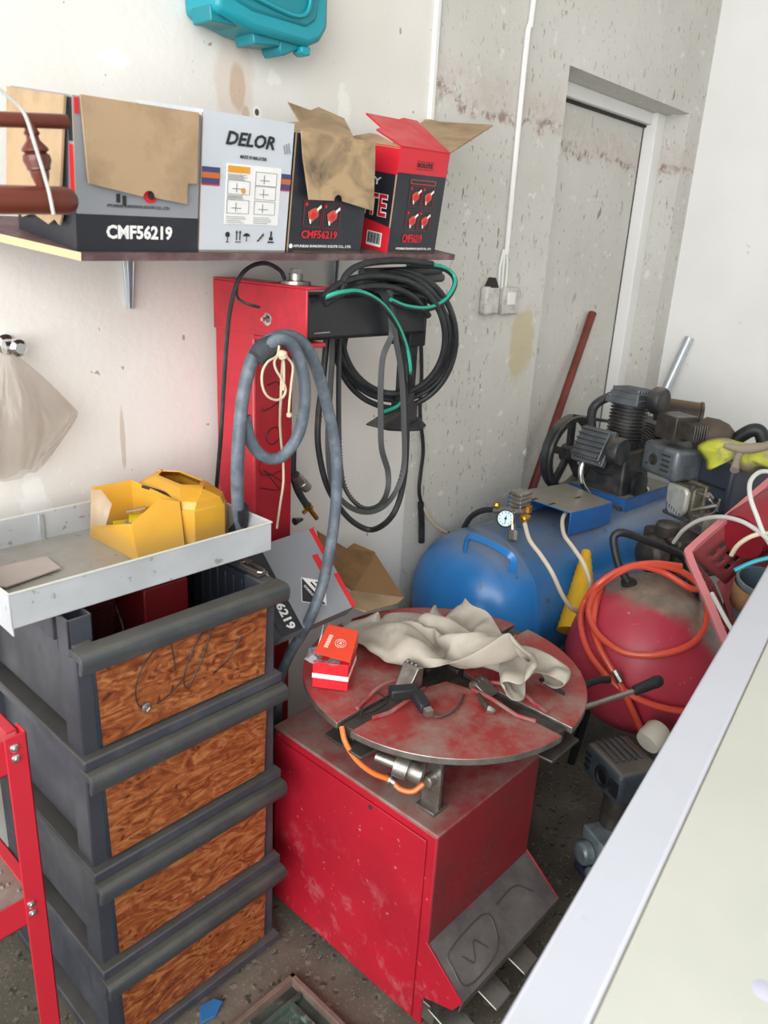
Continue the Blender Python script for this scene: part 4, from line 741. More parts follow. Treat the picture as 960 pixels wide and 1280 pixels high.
# ------------------------------------------------------------------ leaning grey carton and the open brown one behind the turntable
TL, TR_, BL = Pd(391, 660, 1.78), Pd(445, 757, 1.73), Pd(308, 712, 1.64)
eu = (TR_-TL); lu = eu.length; eu.normalize(); ev = (TL-BL); ev = ev-eu*ev.dot(eu); lv_ = ev.length; ev.normalize(); ew = -eu.cross(ev)
if ew.dot(fwd) < 0: ew = -ew
o0 = TL-ev*lv_
def FL(a, b, c): return o0+eu*a+ew*b+ev*c
lc = thing('battery_carton', 'tipped grey battery carton with hazard diamond, leaning between drawers and turntable', 'carton', FL(.1, .04, .1))
carton(lc, 0, lu, 0, .055, lv_, m_greyp, m_card, Fn=FL)
g = G(); g.box((0, -.001, 0), (lu, 0, .055), 0, FL); obj('black_print_band', g, m_navy, lc)
text('model_lettering', 'CMF56219', m_white, lc, FL(lu*.30, -.0015, .020), eu, ev, .022, lu*.66, bold=.035)
g = G(); g.box((.0, -.001, lv_-.012), (lu*.42, -.0002, lv_), 0, FL); g.box((lu*.58, -.001, lv_-.012), (lu, -.0002, lv_), 0, FL); g.box((lu*.3, -.001, lv_-.04), (lu*.52, -.0002, lv_-.024), 0, FL); obj('red_print', g, m_redink, lc)
cx, cz, hd_ = lu*.68, lv_*.60, .042
def DM(x_, z_): q = R(16); return FL(cx+x_*math.cos(q)-z_*math.sin(q), -.0012, cz+x_*math.sin(q)+z_*math.cos(q))
g = G(); g.prism([DM(0, hd_), DM(hd_, 0), DM(0, -hd_), DM(-hd_, 0)], -ew*.0006); obj('hazard_diamond', g, m_white, lc)
g = G(); g.prism([DM(-hd_+.002, -.0), DM(0, -hd_+.002), DM(hd_-.002, 0)], -ew*.0012); g.prism([DM(-.02, .008), DM(-.004, .008), DM(-.004, .012), DM(-.02, .012)], -ew*.0012); g.prism([DM(.004, .006), DM(.02, .006), DM(.016, .012), DM(.006, .012)], -ew*.0012); g.prism([DM(-.012, .018), DM(.002, .028), DM(.0, .031), DM(-.014, .021)], -ew*.0012); obj('hazard_print', g, m_ink, lc)
text('hazard_lettering', 'CORROSIVE', m_white, lc, DM(-.024, -.012)-ew*.001, DM(1, 0)-DM(0, 0), DM(0, 1)-DM(0, 0), .006, .046, bold=.02)
oc = thing('open_carton', 'old brown cardboard carton lying open behind the turntable by the wall', 'carton', Pd(450, 730, 1.95))
q = dict(a=Pd(396, 664, 1.98), b=Pd(433, 686, 2.06), c=Pd(442, 679, 2.08), d=Pd(468, 690, 2.12), e=Pd(505, 747, 1.98), f=Pd(440, 738, 1.86), g=Pd(424, 752, 1.80), h=Pd(458, 764, 1.80), i=Pd(497, 754, 1.90), j=Pd(408, 720, 1.84))
def panel(nm, ks, m): 
    P_ = [q[k] for k in ks]; n = (P_[1]-P_[0]).cross(P_[2]-P_[0]).normalized(); obj(nm, G().prism(P_, n*.004), m, oc)
panel('back_panel', 'abcdfj', m_cardark); panel('side_panel', 'def', mat('brown_cardboard_side', '#8f6c48', .9, sc=8)); panel('front_flap', 'feihg', m_card); panel('left_panel', 'ajg', m_cardark)
rdl = obj('red_trim_strip', G().prism([Pd(388, 668, 1.88), Pd(393, 659, 1.90), Pd(345, 706, 1.72), Pd(340, 712, 1.70)], (0, .003, 0)), m_redp); put(rdl, lc)

# ------------------------------------------------------------------ things lying on the turntable
rbx = thing('bulb_box', 'small red and white parts box with silver film, on the turntable rim', 'box', (1.0, .96, .662))
o3 = V((.908, .977, .6615)); f1 = V((.56, -.83, 0)).normalized(); f2 = V((.83, .56, 0)).normalized(); BW, BD_, BH = .072, .088, .058
def FB(a, b, c): return o3+f1*a+f2*b+Z1*c
g = G(); g.box((0, 0, 0), (BW, BD_, BH), 0, FB); obj('box_body', g, m_redink, rbx, bevel=.0008)
g = G(); g.box((-.0006, -.0006, .022), (BW+.0006, BD_, .032), 0, FB); obj('white_stripe', g, m_white, rbx)
g = G(); lid = [FB(.0, .012, BH+.012), FB(BW+.002, .004, BH+.004), FB(BW+.002, BD_, BH+.03), FB(.01, BD_+.002, BH+.036)]; g.prism(lid, (lid[1]-lid[0]).cross(lid[2]-lid[0]).normalized()*.0015); g.prism([FB(BW+.001, .004, BH-.004), FB(BW+.001, BD_, BH-.004), FB(BW+.001, BD_, BH+.03), FB(BW+.001, .004, BH+.004)], f1*.001); lo = obj('lid', g, mat('orange_red_card', '#e0472f', .45), rbx)
l0, lu_, lw_ = lid[0], (lid[1]-lid[0]), (lid[3]-lid[0]); ln = lu_.cross(lw_).normalized()
g = G()
ctr = l0+lu_*.55+lw_*.5+ln*.002
for rr in (.011, .007): g.tube([ctr+lu_.normalized()*rr*math.cos(R(a))+lw_.normalized()*rr*math.sin(R(a)) for a in range(0, 360, 30)], .0006, 6, closed=True, sm=2)
g.lathe([(.003, 0), (.003, .0006)], ctr, ln, 10)
for k in range(6): g.obox(l0+lu_*.22+lw_*(.28+.075*k)+ln*.002, lu_.normalized(), lw_.normalized(), ln, .008, .0042, .0008)
obj('lid_print', g, mat('pale_pink_ink', '#f0c9bd', .5), lo)
t = NT('silver_film'); t.bump(t.noise(60, 3), .6, .006); m_film2 = t.fin(col('#c5c9d2'), .2, .75)
g = G()
def film(u, v): 
    p = FB(-.016+.07*u, -.004+.06*v, BH+.001+.004*math.sin(11*u+2)*math.cos(9*v)+.010*(1-u)*math.sin(math.pi*v)*math.sin(math.pi*min(1, u*2.5+.2))); return p
g.grid(film, 12, 12); obj('silver_film', g, m_film2, rbx, smooth=60)
g = G(); g.prism([FB(-.003, .03, BH-.002), FB(-.006, .09, BH+.004), FB(-.002, .095, BH+.032), FB(.004, .055, BH+.03)], f1*.001); obj('torn_white_flap', g, m_paper, rbx)
plg = thing('cable_plug', 'black two-part connector plug with a wire tail lying on the turntable', 'plug', Pz(510, 872, .67))
a_, b_, c_ = Pz(491, 866, .694), Pz(517, 864, .692), Pz(534, 888, .680)
g = G(); e1 = (b_-a_).normalized(); g.obox((a_+b_)/2, e1, Z1.cross(e1), Z1, .055, .026, .022); e1 = (c_-b_).normalized(); g.obox((b_+c_)/2, e1, Z1.cross(e1), Z1, .045, .024, .02); obj('plug_body', g, m_black, plg, bevel=.004)
g = G(); e1 = (c_-b_).normalized(); g.obox(c_+e1*.004, e1, Z1.cross(e1), Z1, .012, .016, .012); obj('plug_contact', g, m_steel, plg)
g = G(); g.tube(onz(.666, (532, 888), (545, 896), (562, 892), (574, 880), (580, 868)), .0022, 8); obj('wire_tail', g, m_blackdust, plg)
vl = thing('tyre_valve', 'small dull metal valve stem lying on the turntable by the cloth', 'valve', Pz(606, 885, .665))
a_, b_ = Pz(598, 868, .672), Pz(609, 886, .668); d_ = (b_-a_); g = G(); g.lathe([(.004, 0), (.004, d_.length*.6), (.006, d_.length*.62), (.006, d_.length*.8), (.003, d_.length)], a_, d_, 10); obj('stem', g, m_steeldark, vl)
g = G(); g.lathe([(.008, 0), (.009, .003), (.006, .014), (.004, .016)], b_, V((.3, -.6, -.1)), 6); obj('valve_nut', g, m_steel, vl)
scr = obj('wheel_weight', G().obox(Pz(690, 858, .668), (Pz(698, 862, .668)-Pz(682, 852, .668)).normalized(), Y1, Z1, .05, .02, .012), m_black, bevel=.003); tag(scr, 'small black clip lying on the turntable under the cloth corner', 'clip')
wr_ = obj('thin_wire', G().tube(onz(.664, (450, 895), (455, 880), (468, 866), (485, 876), (470, 888), (452, 893)), .0014, 6), m_black); tag(wr_, 'loop of thin black wire on the turntable left of the plug', 'wire')

# ------------------------------------------------------------------ blue compressor
AX = V((math.cos(R(7)), -math.sin(R(7)), 0)); AN = V((math.sin(R(7)), math.cos(R(7)), 0))
TK = V((2.2, 1.16, .475)); TRd = .232
cp = thing('air_compressor', 'dusty blue horizontal tank compressor with a black pump, by the speckled wall', 'compressor', (TK.x, TK.y, 0))
def KF(a, b, c): return TK+AX*a+AN*b+Z1*c
prof = [(TRd*math.cos(R(t_)), -.40-.17*math.sin(R(t_))) for t_ in range(90, -1, -9)] + [(TRd, -.395), (TRd+.002, -.39), (TRd+.002, -.37), (TRd, -.365), (TRd, .60)] + [(TRd*math.cos(R(t_)), .60+.13*math.sin(R(t_))) for t_ in range(9, 91, 9)]
g = G(); g.lathe(prof, TK, AX, 48); obj('tank', g, m_blue, cp, smooth=50)
g = G()
for a in (-.3, .5):
    g = G()
    for s_ in (-1, 1): g.obox(KF(a, s_*.15, -.33), AX, AN, Z1, .06, .02, .29)
    g.obox(KF(a, 0, -.467), AX, AN, Z1, .07, .36, .012); obj('tank_foot', g, m_blue, cp, bevel=.003)
g = G(); hA = [Pd(580, 690, 2.24), Pd(586, 671, 2.22), Pd(606, 676, 2.17), Pd(632, 690, 2.10), Pd(642, 700, 2.09), Pd(640, 716, 2.10)]; g.sweep(crom(hA, 4), [(-.004, -.011), (.004, -.011), (.004, .011), (-.004, .011)]); obj('tank_handle', g, m_blue, cp, bevel=.002)
zt0 = .76
a1 = [Pz(636, 615, zt0), Pz(714, 641, zt0), Pz(766, 628, zt0), Pz(708, 604, zt0)]
g = G(); g.prism([p-Z1*.004 for p in a1], (0, 0, .004)); dn = V((0, 0, -.075)); g.prism([a1[1], a1[2], a1[2]+dn, a1[1]+dn], (a1[0]-a1[1]).normalized()*.004); g.prism([a1[0], a1[3], a1[3]+dn, a1[0]+dn], (a1[1]-a1[0]).normalized()*.004); pf = obj('saddle_plate', g, m_bluedust, cp, bevel=.0015)
g = G()
for px, py_ in ((690, 630), (722, 622), (668, 624)):
    c_ = Pz(px, py_, zt0); g.obox(c_+Z1*.0008, AX, AN, Z1, .028, .008, .0008)
obj('plate_slot', g, M_dark, pf)
z2_ = .735
f0, f1_, b0_ = Pz(783, 624, z2_), Pz(842, 605, z2_), Pz(712, 603, z2_)
b1__ = b0_+(f1_-f0)
g = G(); g.prism([p-Z1*.005 for p in (f0, f1_, b1__, b0_)], (0, 0, .005)); dn = V((0, 0, -.085)); g.prism([f0, f1_, f1_+dn, f0+dn], (b0_-f0).normalized()*.004); g.prism([f0, b0_, b0_+dn, f0+dn], (f1_-f0).normalized()*.004); g.prism([b0_, b1__, b1__+dn, b0_+dn], (f0-b0_).normalized()*.004); obj('pump_base', g, m_bluedust, cp, bevel=.0015)
# gauge, pressure switch, regulator
gz = Pd(632, 648, 2.22); gn = (EYE-gz).normalized(); gn = (gn+V((-.15, -.1, .0))).normalized()
g = G(); g.lathe([(.026, 0), (.027, .004), (.027, .018), (.024, .020), (.0235, .017), (0, .017)], gz-gn*.012, gn, 28, 0); gg = obj('pressure_gauge', g, m_blackdust, cp)
g = G(); g.lathe([(.0225, 0), (.0225, .001)], gz+gn*.0052, gn, 28); gd = obj('gauge_dial', g, mat('pale_blue_dial', '#c7e2ea', .4), gg)
gu = (CR-gn*CR.dot(gn)).normalized(); gv = gn.cross(gu); g = G()
for k in range(11):
    a = R(-60+30*k); g.obox(gz+gn*.007+(gu*math.cos(a)+gv*math.sin(a))*.018, gu*math.cos(a)+gv*math.sin(a), gv*math.cos(a)-gu*math.sin(a), gn, .005, .0016, .0008)
g.obox(gz+gn*.0075+gv*-.004, (gu*.2+gv).normalized(), gu, gn, .026, .002, .001); g.lathe([(.004, 0), (.004, .002)], gz+gn*.006, gn, 10); obj('gauge_needle', g, m_ink, gd)
g = G(); g.cyl(Pd(641, 668, 2.22), Pd(640, 640, 2.22), .010, 12); g.cyl(Pd(618, 638, 2.27), Pd(655, 640, 2.21), .010, 12); g.cyl(Pd(640, 676, 2.21), Pd(641, 664, 2.22), .014, 6); obj('manifold', g, m_steel, cp)
g = G(); sb = Pd(650, 627, 2.24)
for k in range(5): g.obox(sb+Z1*(.012*k-.02), AX, AN, Z1, .052-.004*(k % 2), .045, .008)
g.obox(sb, AX, AN, Z1, .035, .032, .06); obj('pressure_switch', g, m_steel, cp, bevel=.0015)
g = G(); g.lathe([(.009, 0), (.013, .004), (.013, .02), (.009, .022), (.009, .03)], Pd(652, 650, 2.2), (Pd(662, 645, 2.22)-Pd(652, 650, 2.2)), 14); g.lathe([(.011, 0), (.011, .018), (.006, .02)], Pd(660, 640, 2.22), Z1, 8); g.cyl(Pd(656, 652, 2.19), Pd(657, 660, 2.18), .006, 10); g.lathe([(.009, 0), (.011, .006), (.008, .014)], Pd(621, 634, 2.26), Z1, 8); obj('brass_tap', g, m_brass, cp)
hb = obj('black_feed_hose', G().tube([Pd(577, 672, 2.42), Pd(581, 658, 2.40), Pd(590, 645, 2.36), Pd(604, 638, 2.31), Pd(620, 637, 2.27)], .009, 10), m_rubber); put(hb, cp)
def hose(nm, label, pts, r, m=m_rope, c='hose'):
    o = obj(nm, G().tube([Pd(*p) for p in pts], r, 10), m); tag(o, label, c); return o
hose('cream_hose', 'cream plastic hose running from the brass tap down the blue tank', ((656, 655, 2.18), (662, 675, 2.13), (676, 694, 2.09), (690, 716, 2.07), (702, 742, 2.09), (712, 758, 2.13), (722, 765, 2.18)), .0062, mat('cream_plastic_hose', '#d4c9b4', .4))
hose('cream_hose', 'second cream hose looping out from under the blue saddle plate', ((708, 640, 2.40), (703, 650, 2.33), (705, 668, 2.26), (716, 684, 2.22), (728, 702, 2.19), (736, 722, 2.19), (738, 738, 2.22)), .0062, bpy.data.materials['cream_plastic_hose'])
# the pump
pu = Pd(772, 588, 2.70)
g = G(); g.obox(pu+Z1*-.015, AX, AN, Z1, .17, .16, .20, tap=.88); g.obox(pu+Z1*-.105, AX, AN, Z1, .21, .19, .025); ck = obj('crankcase', g, m_blackdust, cp, bevel=.008)
g = G(); c_ = pu-AN*.085+Z1*-.03; g.lathe([(.045, 0), (.045, .012), (.03, .016), (0, .016)], c_, -AN, 20); obj('crankcase_cover', g, m_black, ck)
g = G(); g.lathe([(.013, 0), (.013, .006), (.006, .01)], pu-AN*.085+AX*.06+Z1*-.06, -AN, 12); obj('oil_sight_glass', g, m_chrome, ck)
cw = pu+Z1*.02
for ang, nm in ((-62, 'left'), (4, 'upper'), (60, 'right')):
    d_ = (AX*math.sin(R(ang))+Z1*math.cos(R(ang))).normalized(); e_ = AN.cross(d_)
    L0, L1 = (.07, .175) if ang != 4 else (.09, .215)
    g = G(); g.cyl(cw+d_*.04, cw+d_*L1, .048, 20)
    k = L0
    while k < L1: g.lathe([(.045, 0), (.064, .001), (.064, .005), (.045, .006)], cw+d_*k, d_, 20); k += .012
    cy = obj('cylinder', g, m_blackdust, cp)
    g = G(); g.obox(cw+d_*(L1+.012), e_, AN, d_, .125, .125, .022); g.obox(cw+d_*(L1+.032), e_, AN, d_, .105, .11, .022)
    for q in range(6): g.obox(cw+d_*(L1+.05)+e_*(-.044+.0176*q), e_, AN, d_, .006, .105, .016)
    for sx in (-1, 1):
        for sy in (-1, 1): g.cyl(cw+d_*(L1+.02)+e_*sx*.053+AN*sy*.053, cw+d_*(L1+.032)+e_*sx*.053+AN*sy*.053, .007, 6)
    obj('cylinder_head', g, mat('dark_cast_metal', '#676d73', .45, .4, dirt='#33332f', amt=.4, sc=16, dust='#857f72', dustamt=.4) if 'dark_cast_metal' not in bpy.data.materials else bpy.data.materials['dark_cast_metal'], cy, bevel=.003)
    f_ = cw+d_*(L1+.03)-AN*.062+e_*(.0)
    g = G(); g.lathe([(.014, 0), (.014, .018), (.042, .02), (.046, .026), (.046, .052), (.042, .058), (.03, .06), (0, .057)], f_, -AN, 24); obj('intake_filter', g, m_blackdust, cy)
fw = pu+AN*.16+Z1*.035-AX*.075
g = G(); g.lathe([(.118, -.022), (.136, -.022), (.14, -.016), (.134, 0), (.14, .016), (.136, .022), (.118, .022), (.118, -.022)], fw, AN, 44); g.lathe([(.012, -.03), (.034, -.03), (.034, .02), (.012, .02)], fw, AN, 20); 
for k in range(5):
    a = R(72*k+20); d_ = AX*math.cos(a)+Z1*math.sin(a); g.obox(fw+d_*.075, d_, AN.cross(d_), AN, .09, .026, .016)
obj('flywheel', g, m_blackdust, cp)
g = G(); g.cyl(pu+AN*.06+Z1*.035-AX*.075, fw, .018, 12); obj('crank_shaft', g, m_steeldark, cp)
mo = pu+AX*.52+AN*.10+Z1*.0
g = G(); bp = [fw+Z1*.138, mo+Z1*.06, mo+AX*.06, mo-Z1*.06, fw-Z1*.138]; g.tube([fw+Z1*.137, mo+Z1*.062], .006, 8, sm=0); g.tube([fw-Z1*.137, mo-Z1*.062], .006, 8, sm=0); obj('belt', g, m_rubber, cp)
g = G(); g.lathe([(.015, -.018), (.06, -.018), (.056, 0), (.06, .018), (.015, .018)], mo, AN, 24); obj('drive_pulley', g, m_steeldark, cp)
# delivery pipes
g = G(); g.tube([Pd(800, 492, 2.66), Pd(780, 489, 2.66), Pd(764, 495, 2.66), Pd(748, 503, 2.66), Pd(740, 515, 2.66), Pd(739, 540, 2.64), Pd(735, 558, 2.62)], .016, 12); obj('delivery_pipe', g, m_blackdust, cp)
g = G(); g.tube([Pd(735, 558, 2.62), Pd(731, 572, 2.60), Pd(726, 588, 2.60), Pd(728, 604, 2.61), Pd(736, 616, 2.63)], .010, 12); g.lathe([(.014, 0), (.015, .008), (.014, .022)], Pd(735, 556, 2.62), V((-.1, 0, -1)), 8); obj('steel_pipe', g, m_chrome, cp)
# blackened silencer body at the rear
s_a, s_b = Pd(818, 514, 2.76), Pd(876, 523, 2.72)
g = G(); d_ = (s_b-s_a); g.lathe([(.05, 0), (.054, .006), (.054, d_.length*.93), (.058, d_.length*.94), (.058, d_.length), (.045, d_.length+.004), (0, d_.length-.004)], s_a, d_, 20); obj('rear_silencer', g, mat('brown_black_metal', '#332e2a', .55, .2, dirt='#6d5138', amt=.35, sc=9, dust='#8a6d4c', dustamt=.7), cp)

# ------------------------------------------------------------------ petrol engine in front of the compressor
en = thing('petrol_engine', 'grimy petrol engine with grey slotted silencer and silver rocker cover', 'engine', (2.5, .8, 0))
E1 = V((math.cos(R(-24)), math.sin(R(-24)), 0)); E2 = V((-E1.y, E1.x, 0)); ED = 2.58
m_alu = mat('dirty_cast_aluminium', '#8b8779', .45, .5, dirt='#4c4336', amt=.55, sc=20)
mc = Pd(846, 574, ED)
g = G(); g.obox(mc, E1, E2, Z1, .165, .165, .108); mu = obj('silencer', g, mat('grey_silencer', '#788087', .4, .4, dirt='#4a4a48', amt=.4, sc=20, dust='#77736b', dustamt=.5), en, bevel=.016, seg=3)
def MF(b, c): return mc-E1*.083+E2*b+Z1*c
g = G(); g.lathe([(.019, 0), (.019, .003), (.013, .004), (.012, .0), (0, .0)], MF(.02, .0), -E1, 20); mo_ = obj('exhaust_port', g, m_steeldark, mu)
g = G()
for k in range(4): g.obox(MF(-.035, .026-.017*k), E1, E2, Z1, .003, .036, .006)
g.obox(MF(.05, -.02), E1, E2, Z1, .003, .01, .006); g.lathe([(.010, .0006), (.010, .0014)], MF(.02, 0), -E1, 14); obj('slots', g, M_dark, mu)
hc = Pd(848, 625, ED-.05)
g = G(); g.obox(hc+E1*.03-Z1*.006, E1, E2, Z1, .05, .115, .125); g.obox(hc+E1*.055-Z1*.006, E1, E2, Z1, .02, .13, .14); obj('rocker_flange', g, m_alu, en, bevel=.006)
n_ = -E1
g = G(); ov = [E2*(.048*x_)+Z1*(.052*y_) for x_, y_ in ((-.75, 1), (.9, 1), (1, .6), (.85, -.55), (.5, -1), (-.6, -1), (-1, -.5), (-1, .7))]; g.prism([hc+E1*.006+p for p in ov], n_*.022); rc = obj('rocker_cover', g, mat('silver_rocker_cover', '#cfd0c8', .35, .35, dirt='#8c8878', amt=.35, sc=20), en, bevel=.009, seg=3)
g = G()
for k in range(6): g.obox(hc-E1*.017+E2*(.03-.012*k)+Z1*(-.02-.004*k), E1, E2, Z1, .002, .004, .012)
obj('embossing', g, m_chrome, rc)
for sx, sz in ((-1, -1), (1, -1), (1, 1), (-1, 1)):
    g = G(); g.lathe([(.009, 0), (.009, .006), (.005, .007)], hc+E1*.004+E2*.05*sx+Z1*.056*sz, n_, 6); obj('bolt', g, m_steel, en)
g = G()
for k in range(9): g.obox(hc+E1*(.07+.014*k), E1, E2, Z1, .005, .15, .15)
g.obox(hc+E1*.12, E1, E2, Z1, .11, .1, .11); obj('finned_barrel', g, m_alu, en)
bk_ = hc+E1*.24-Z1*.05-E2*.05
g = G(); g.obox(bk_, E1, E2, Z1, .2, .17, .22); g.lathe([(.09, 0), (.1, .01), (.1, .05), (.07, .06)], bk_-E2*.1, -E2, 28); obj('crankcase', g, m_alu, en, bevel=.02)
ab = Pd(915, 604, ED-.08)
g = G(); g.obox(ab, E1, E2, Z1, .18, .15, .17, tap=.92); af = obj('air_filter_box', g, mat('dark_blue_grey_plastic', '#343b48', .4, sc=10, dust='#8a8378', dustamt=.55), en, bevel=.014, seg=3)
g = G()
for k in range(2): g.obox(ab-E1*.0905+Z1*(.0-.04*k), E1, E2, Z1, .003, .11, .006)
obj('rib', g, m_black, af)
g = G(); g.cyl(Pd(864, 638, 2.25), Pd(896, 632, 2.2), .006, 10); g.tube([Pd(880, 645, 2.25), Pd(893, 640, 2.22), Pd(900, 624, 2.2)], .004, 8); g.lathe([(.01, 0), (.012, .02), (.006, .024)], Pd(884, 618, 2.22), V((.3, -.2, -.4)), 10); g.obox(Pd(880, 655, 2.28), E1, E2, Z1, .06, .05, .05); g.tube([Pd(870, 615, 2.26), Pd(885, 622, 2.22), Pd(897, 640, 2.22)], .003, 6); obj('carburettor', g, m_steel, en, bevel=.001)
cy_ = Pd(835, 690, 2.34)
g = G(); g.obox(cy_+E1*.06, E1, E2, Z1, .2, .16, .13); g.lathe([(.06, 0), (.065, .02), (.05, .05), (.02, .06)], cy_-E1*.04, -E1, 20); g.lathe([(.035, 0), (.035, .05)], cy_+Z1*.05-E1*.02, Z1, 14); obj('pump_body', g, m_steeldark, en, bevel=.012)
g = G()
for a, b in ((-.02, -.14), (.3, -.14), (-.02, .06), (.3, .06)):
    p = bk_+E1*(a-.12)+E2*b; g.tube([V((p.x, p.y, 0)), V((p.x, p.y, bk_.z-.1))], .012, 10, sm=0)
for b in (-.14, .06):
    p, q_ = bk_+E1*-.17+E2*b, bk_+E1*.2+E2*b; z_ = bk_.z-.115; g.tube([V((p.x, p.y, z_)), V((q_.x, q_.y, z_))], .012, 10, sm=0); g.tube([V((p.x, p.y, .012)), V((q_.x, q_.y, .012))], .012, 10, sm=0)
p = bk_+E1*.02; g.obox(V((p.x-E2.x*.04, p.y-E2.y*.04, bk_.z-.125)), E1, E2, Z1, .40, .22, .012); obj('carry_frame', g, m_black, en)
tg = Pd(862, 530, 2.55)
g = G(); d_ = Pd(905, 545, 2.5)-tg; g.lathe([(.03, 0), (.055, .02), (.06, .06), (.055, d_.length*.8), (.04, d_.length)], Pd(868, 538, 2.52), d_, 18); obj('recoil_housing', g, mat('brown_grime_metal', '#5a4d42', .7, .2, dirt='#3a322b', amt=.4, sc=9), en, smooth=60)
g = G(); g.obox(Pd(845, 533, 2.52), E1, E2, Z1, .09, .09, .08)
for k in range(6): g.obox(Pd(853, 538, 2.47)+E1*.01*k, E1, E2, Z1, .004, .11, .055)
obj('finned_head', g, m_steeldark, en, bevel=.002)
g = G(); g.tube([Pd(916, 552, 2.5), Pd(928, 544, 2.48), Pd(940, 538, 2.46), Pd(950, 540, 2.45), Pd(956, 556, 2.45)], .022, 12); obj('intake_elbow', g, m_rubber, en)
# hi-vis cloth lying over the engine
t = NT('hi_vis_cloth'); c = t.mix(t.ramp(t.noise(16, 5), [(.5, 0.), (.62, .9)]), col('#c3c64d'), col('#a39b83')); m_hv = t.fin(c, .8, spec=.2)
hv = [(872, 560), (884, 551), (905, 548), (925, 553), (945, 556), (970, 552), (975, 585), (950, 584), (930, 590), (912, 575), (897, 580), (885, 588), (882, 575)]
cen = V((926, 568)); g = G(); NR = 8; P_ = [V((a, b)) for a, b in hv]; P_ = [V((p.x, p.y)) for p in crom([(p.x, p.y, 0) for p in P_], 4, True)]; n = len(P_); vs = []
for j in range(NR+1):
    for i in range(n):
        w_ = j/NR; p = cen.lerp(P_[i], w_); d_ = 2.36-.14*math.sqrt(max(0, 1-w_*w_))*.5+.016*mnoise.noise(V((p.x*.07, p.y*.1, 0)))*(1-w_*.5)*2 - (p.x-926)*.0004; vs.append(Pd(p.x, p.y, d_))
g.add(vs, [(j*n+i, j*n+(i+1) % n, (j+1)*n+(i+1) % n, (j+1)*n+i) for j in range(NR) for i in range(n)]); ho = obj('hi_vis_cloth', g, m_hv, smooth=70, solid=.004); tag(ho, 'bright yellow green cloth bundled over the petrol engine', 'cloth')
g = G(); g.tube([Pd(905, 557, 2.25), Pd(926, 561, 2.24), Pd(944, 560, 2.24), Pd(966, 556, 2.25)], .014, 10, rs=[.5, 1, 1.1, .8]); g.tube([Pd(926, 562, 2.25), Pd(921, 575, 2.24), Pd(918, 588, 2.22)], .012, 10, rs=[1, .8, 1.1]); rg = obj('grey_rag', g, mat('grimy_beige_rag', '#8f8576', .9, bump=.5, sc=20), smooth=70); tag(rg, 'grimy beige rag twisted over the yellow green cloth', 'rag')

# ------------------------------------------------------------------ red tank with its hose
RT = V((1.93, .715, .445)); RR = .215; RA = V((.93, .36, 0)).normalized()
rt = thing('red_tank', 'rounded faded red air tank with a dusty shoulder, in front of the blue compressor', 'tank', (RT.x+.1, RT.y+.05, 0))
t = NT('faded_red_tank'); nz = t.sep(t.normal())[2]
c = t.mix(t.ramp(t.noise(6, 4), [(.3, 0.), (.7, 1.)]), col('#bb4052'), col('#a93345')); S = t.sep()
v_ = t.math('ADD', t.math('ADD', S[0], t.math('MULTIPLY', S[2], .9)), t.math('MULTIPLY', t.math('SUBTRACT', t.noise(8, 5), .5), .22))
c = t.mix(t.math('MULTIPLY', t.math('MULTIPLY', t.rng(v_, 2.385, 2.47), t.rng(nz, .25, .6)), .95), c, t.mix(t.ramp(t.noise(18, 5), [(.35, 0.), (.65, 1.)]), col('#8d8374'), col('#6b655b')))
c = t.mix(t.ramp(t.noise(60, 3), [(.7, 0.), (.74, .7)]), c, col('#d8a0a8')); m_rtank = t.fin(c, .42)
g = G(); prof = [(RR*math.sin(R(t_)), -RR*math.cos(R(t_))*.95) for t_ in range(0, 91, 6)]+[(RR, .10)]+[(RR*math.cos(R(t_)), .10+.12*math.sin(R(t_))) for t_ in range(10, 91, 10)]
g.lathe(prof, RT, RA, 56); obj('tank', g, m_rtank, rt, smooth=60)
RS = V((-RA.y, RA.x, 0)); g = G()
for a in (.06, .16):
    for s_ in (-1, 1): p = RT+RA*a+RS*s_*.12; g.tube([V((p.x, p.y, .28)), V((p.x+RS.x*s_*.03, p.y+RS.y*s_*.03, 0))], .013, 10, sm=0); obj('tank_leg', g, m_black, rt); g = G()
g = G(); g.tube([Pd(785, 727, 2.13), Pd(774, 708, 2.13), Pd(768, 684, 2.13), Pd(768, 670, 2.13), Pd(780, 666, 2.13), Pd(812, 677, 2.16), Pd(842, 689, 2.18), Pd(856, 699, 2.19), Pd(864, 722, 2.17), Pd(872, 760, 2.10)], .0115, 12, sm=5); g.lathe([(.022, 0), (.022, .008), (.013, .01)], Pd(786, 730, 2.13), V((-.3, 0, 1)), 12); obj('carry_handle', g, m_black, rt)
def onS(px, py_, lift, dm=2.12):
    d = ray(px, py_); dn_ = d.normalized(); oc_ = EYE-RT; b = oc_.dot(dn_); c_ = oc_.dot(oc_)-(RR+lift)**2; q_ = b*b-c_
    return EYE+dn_*(-b-math.sqrt(q_)) if q_ > 0 else Pd(px, py_, dm)
rh = thing('coral_hose', 'coral red air hose coiled in loose loops over the faded red tank', 'hose', RT)
for pts, lf in (([(852, 708), (816, 704), (781, 710), (749, 729), (730, 754), (726, 781), (735, 813), (754, 840), (778, 862), (808, 878), (846, 888), (880, 888)], .012), ([(884, 768), (882, 740), (862, 735), (830, 716), (797, 708), (770, 718), (746, 737), (736, 762), (743, 786), (757, 802), (781, 816), (814, 819), (846, 813), (868, 802), (881, 785), (884, 771)], .022), ([(752, 732), (744, 760), (742, 785), (751, 813), (770, 846), (789, 884), (806, 922)], .014), ([(800, 705), (835, 709), (858, 718), (880, 738)], .016)):
    P_ = [onS(a, b, lf) for a, b in pts]; obj('hose_turn', G().tube(P_, .0088, 10), m_coral, rh)
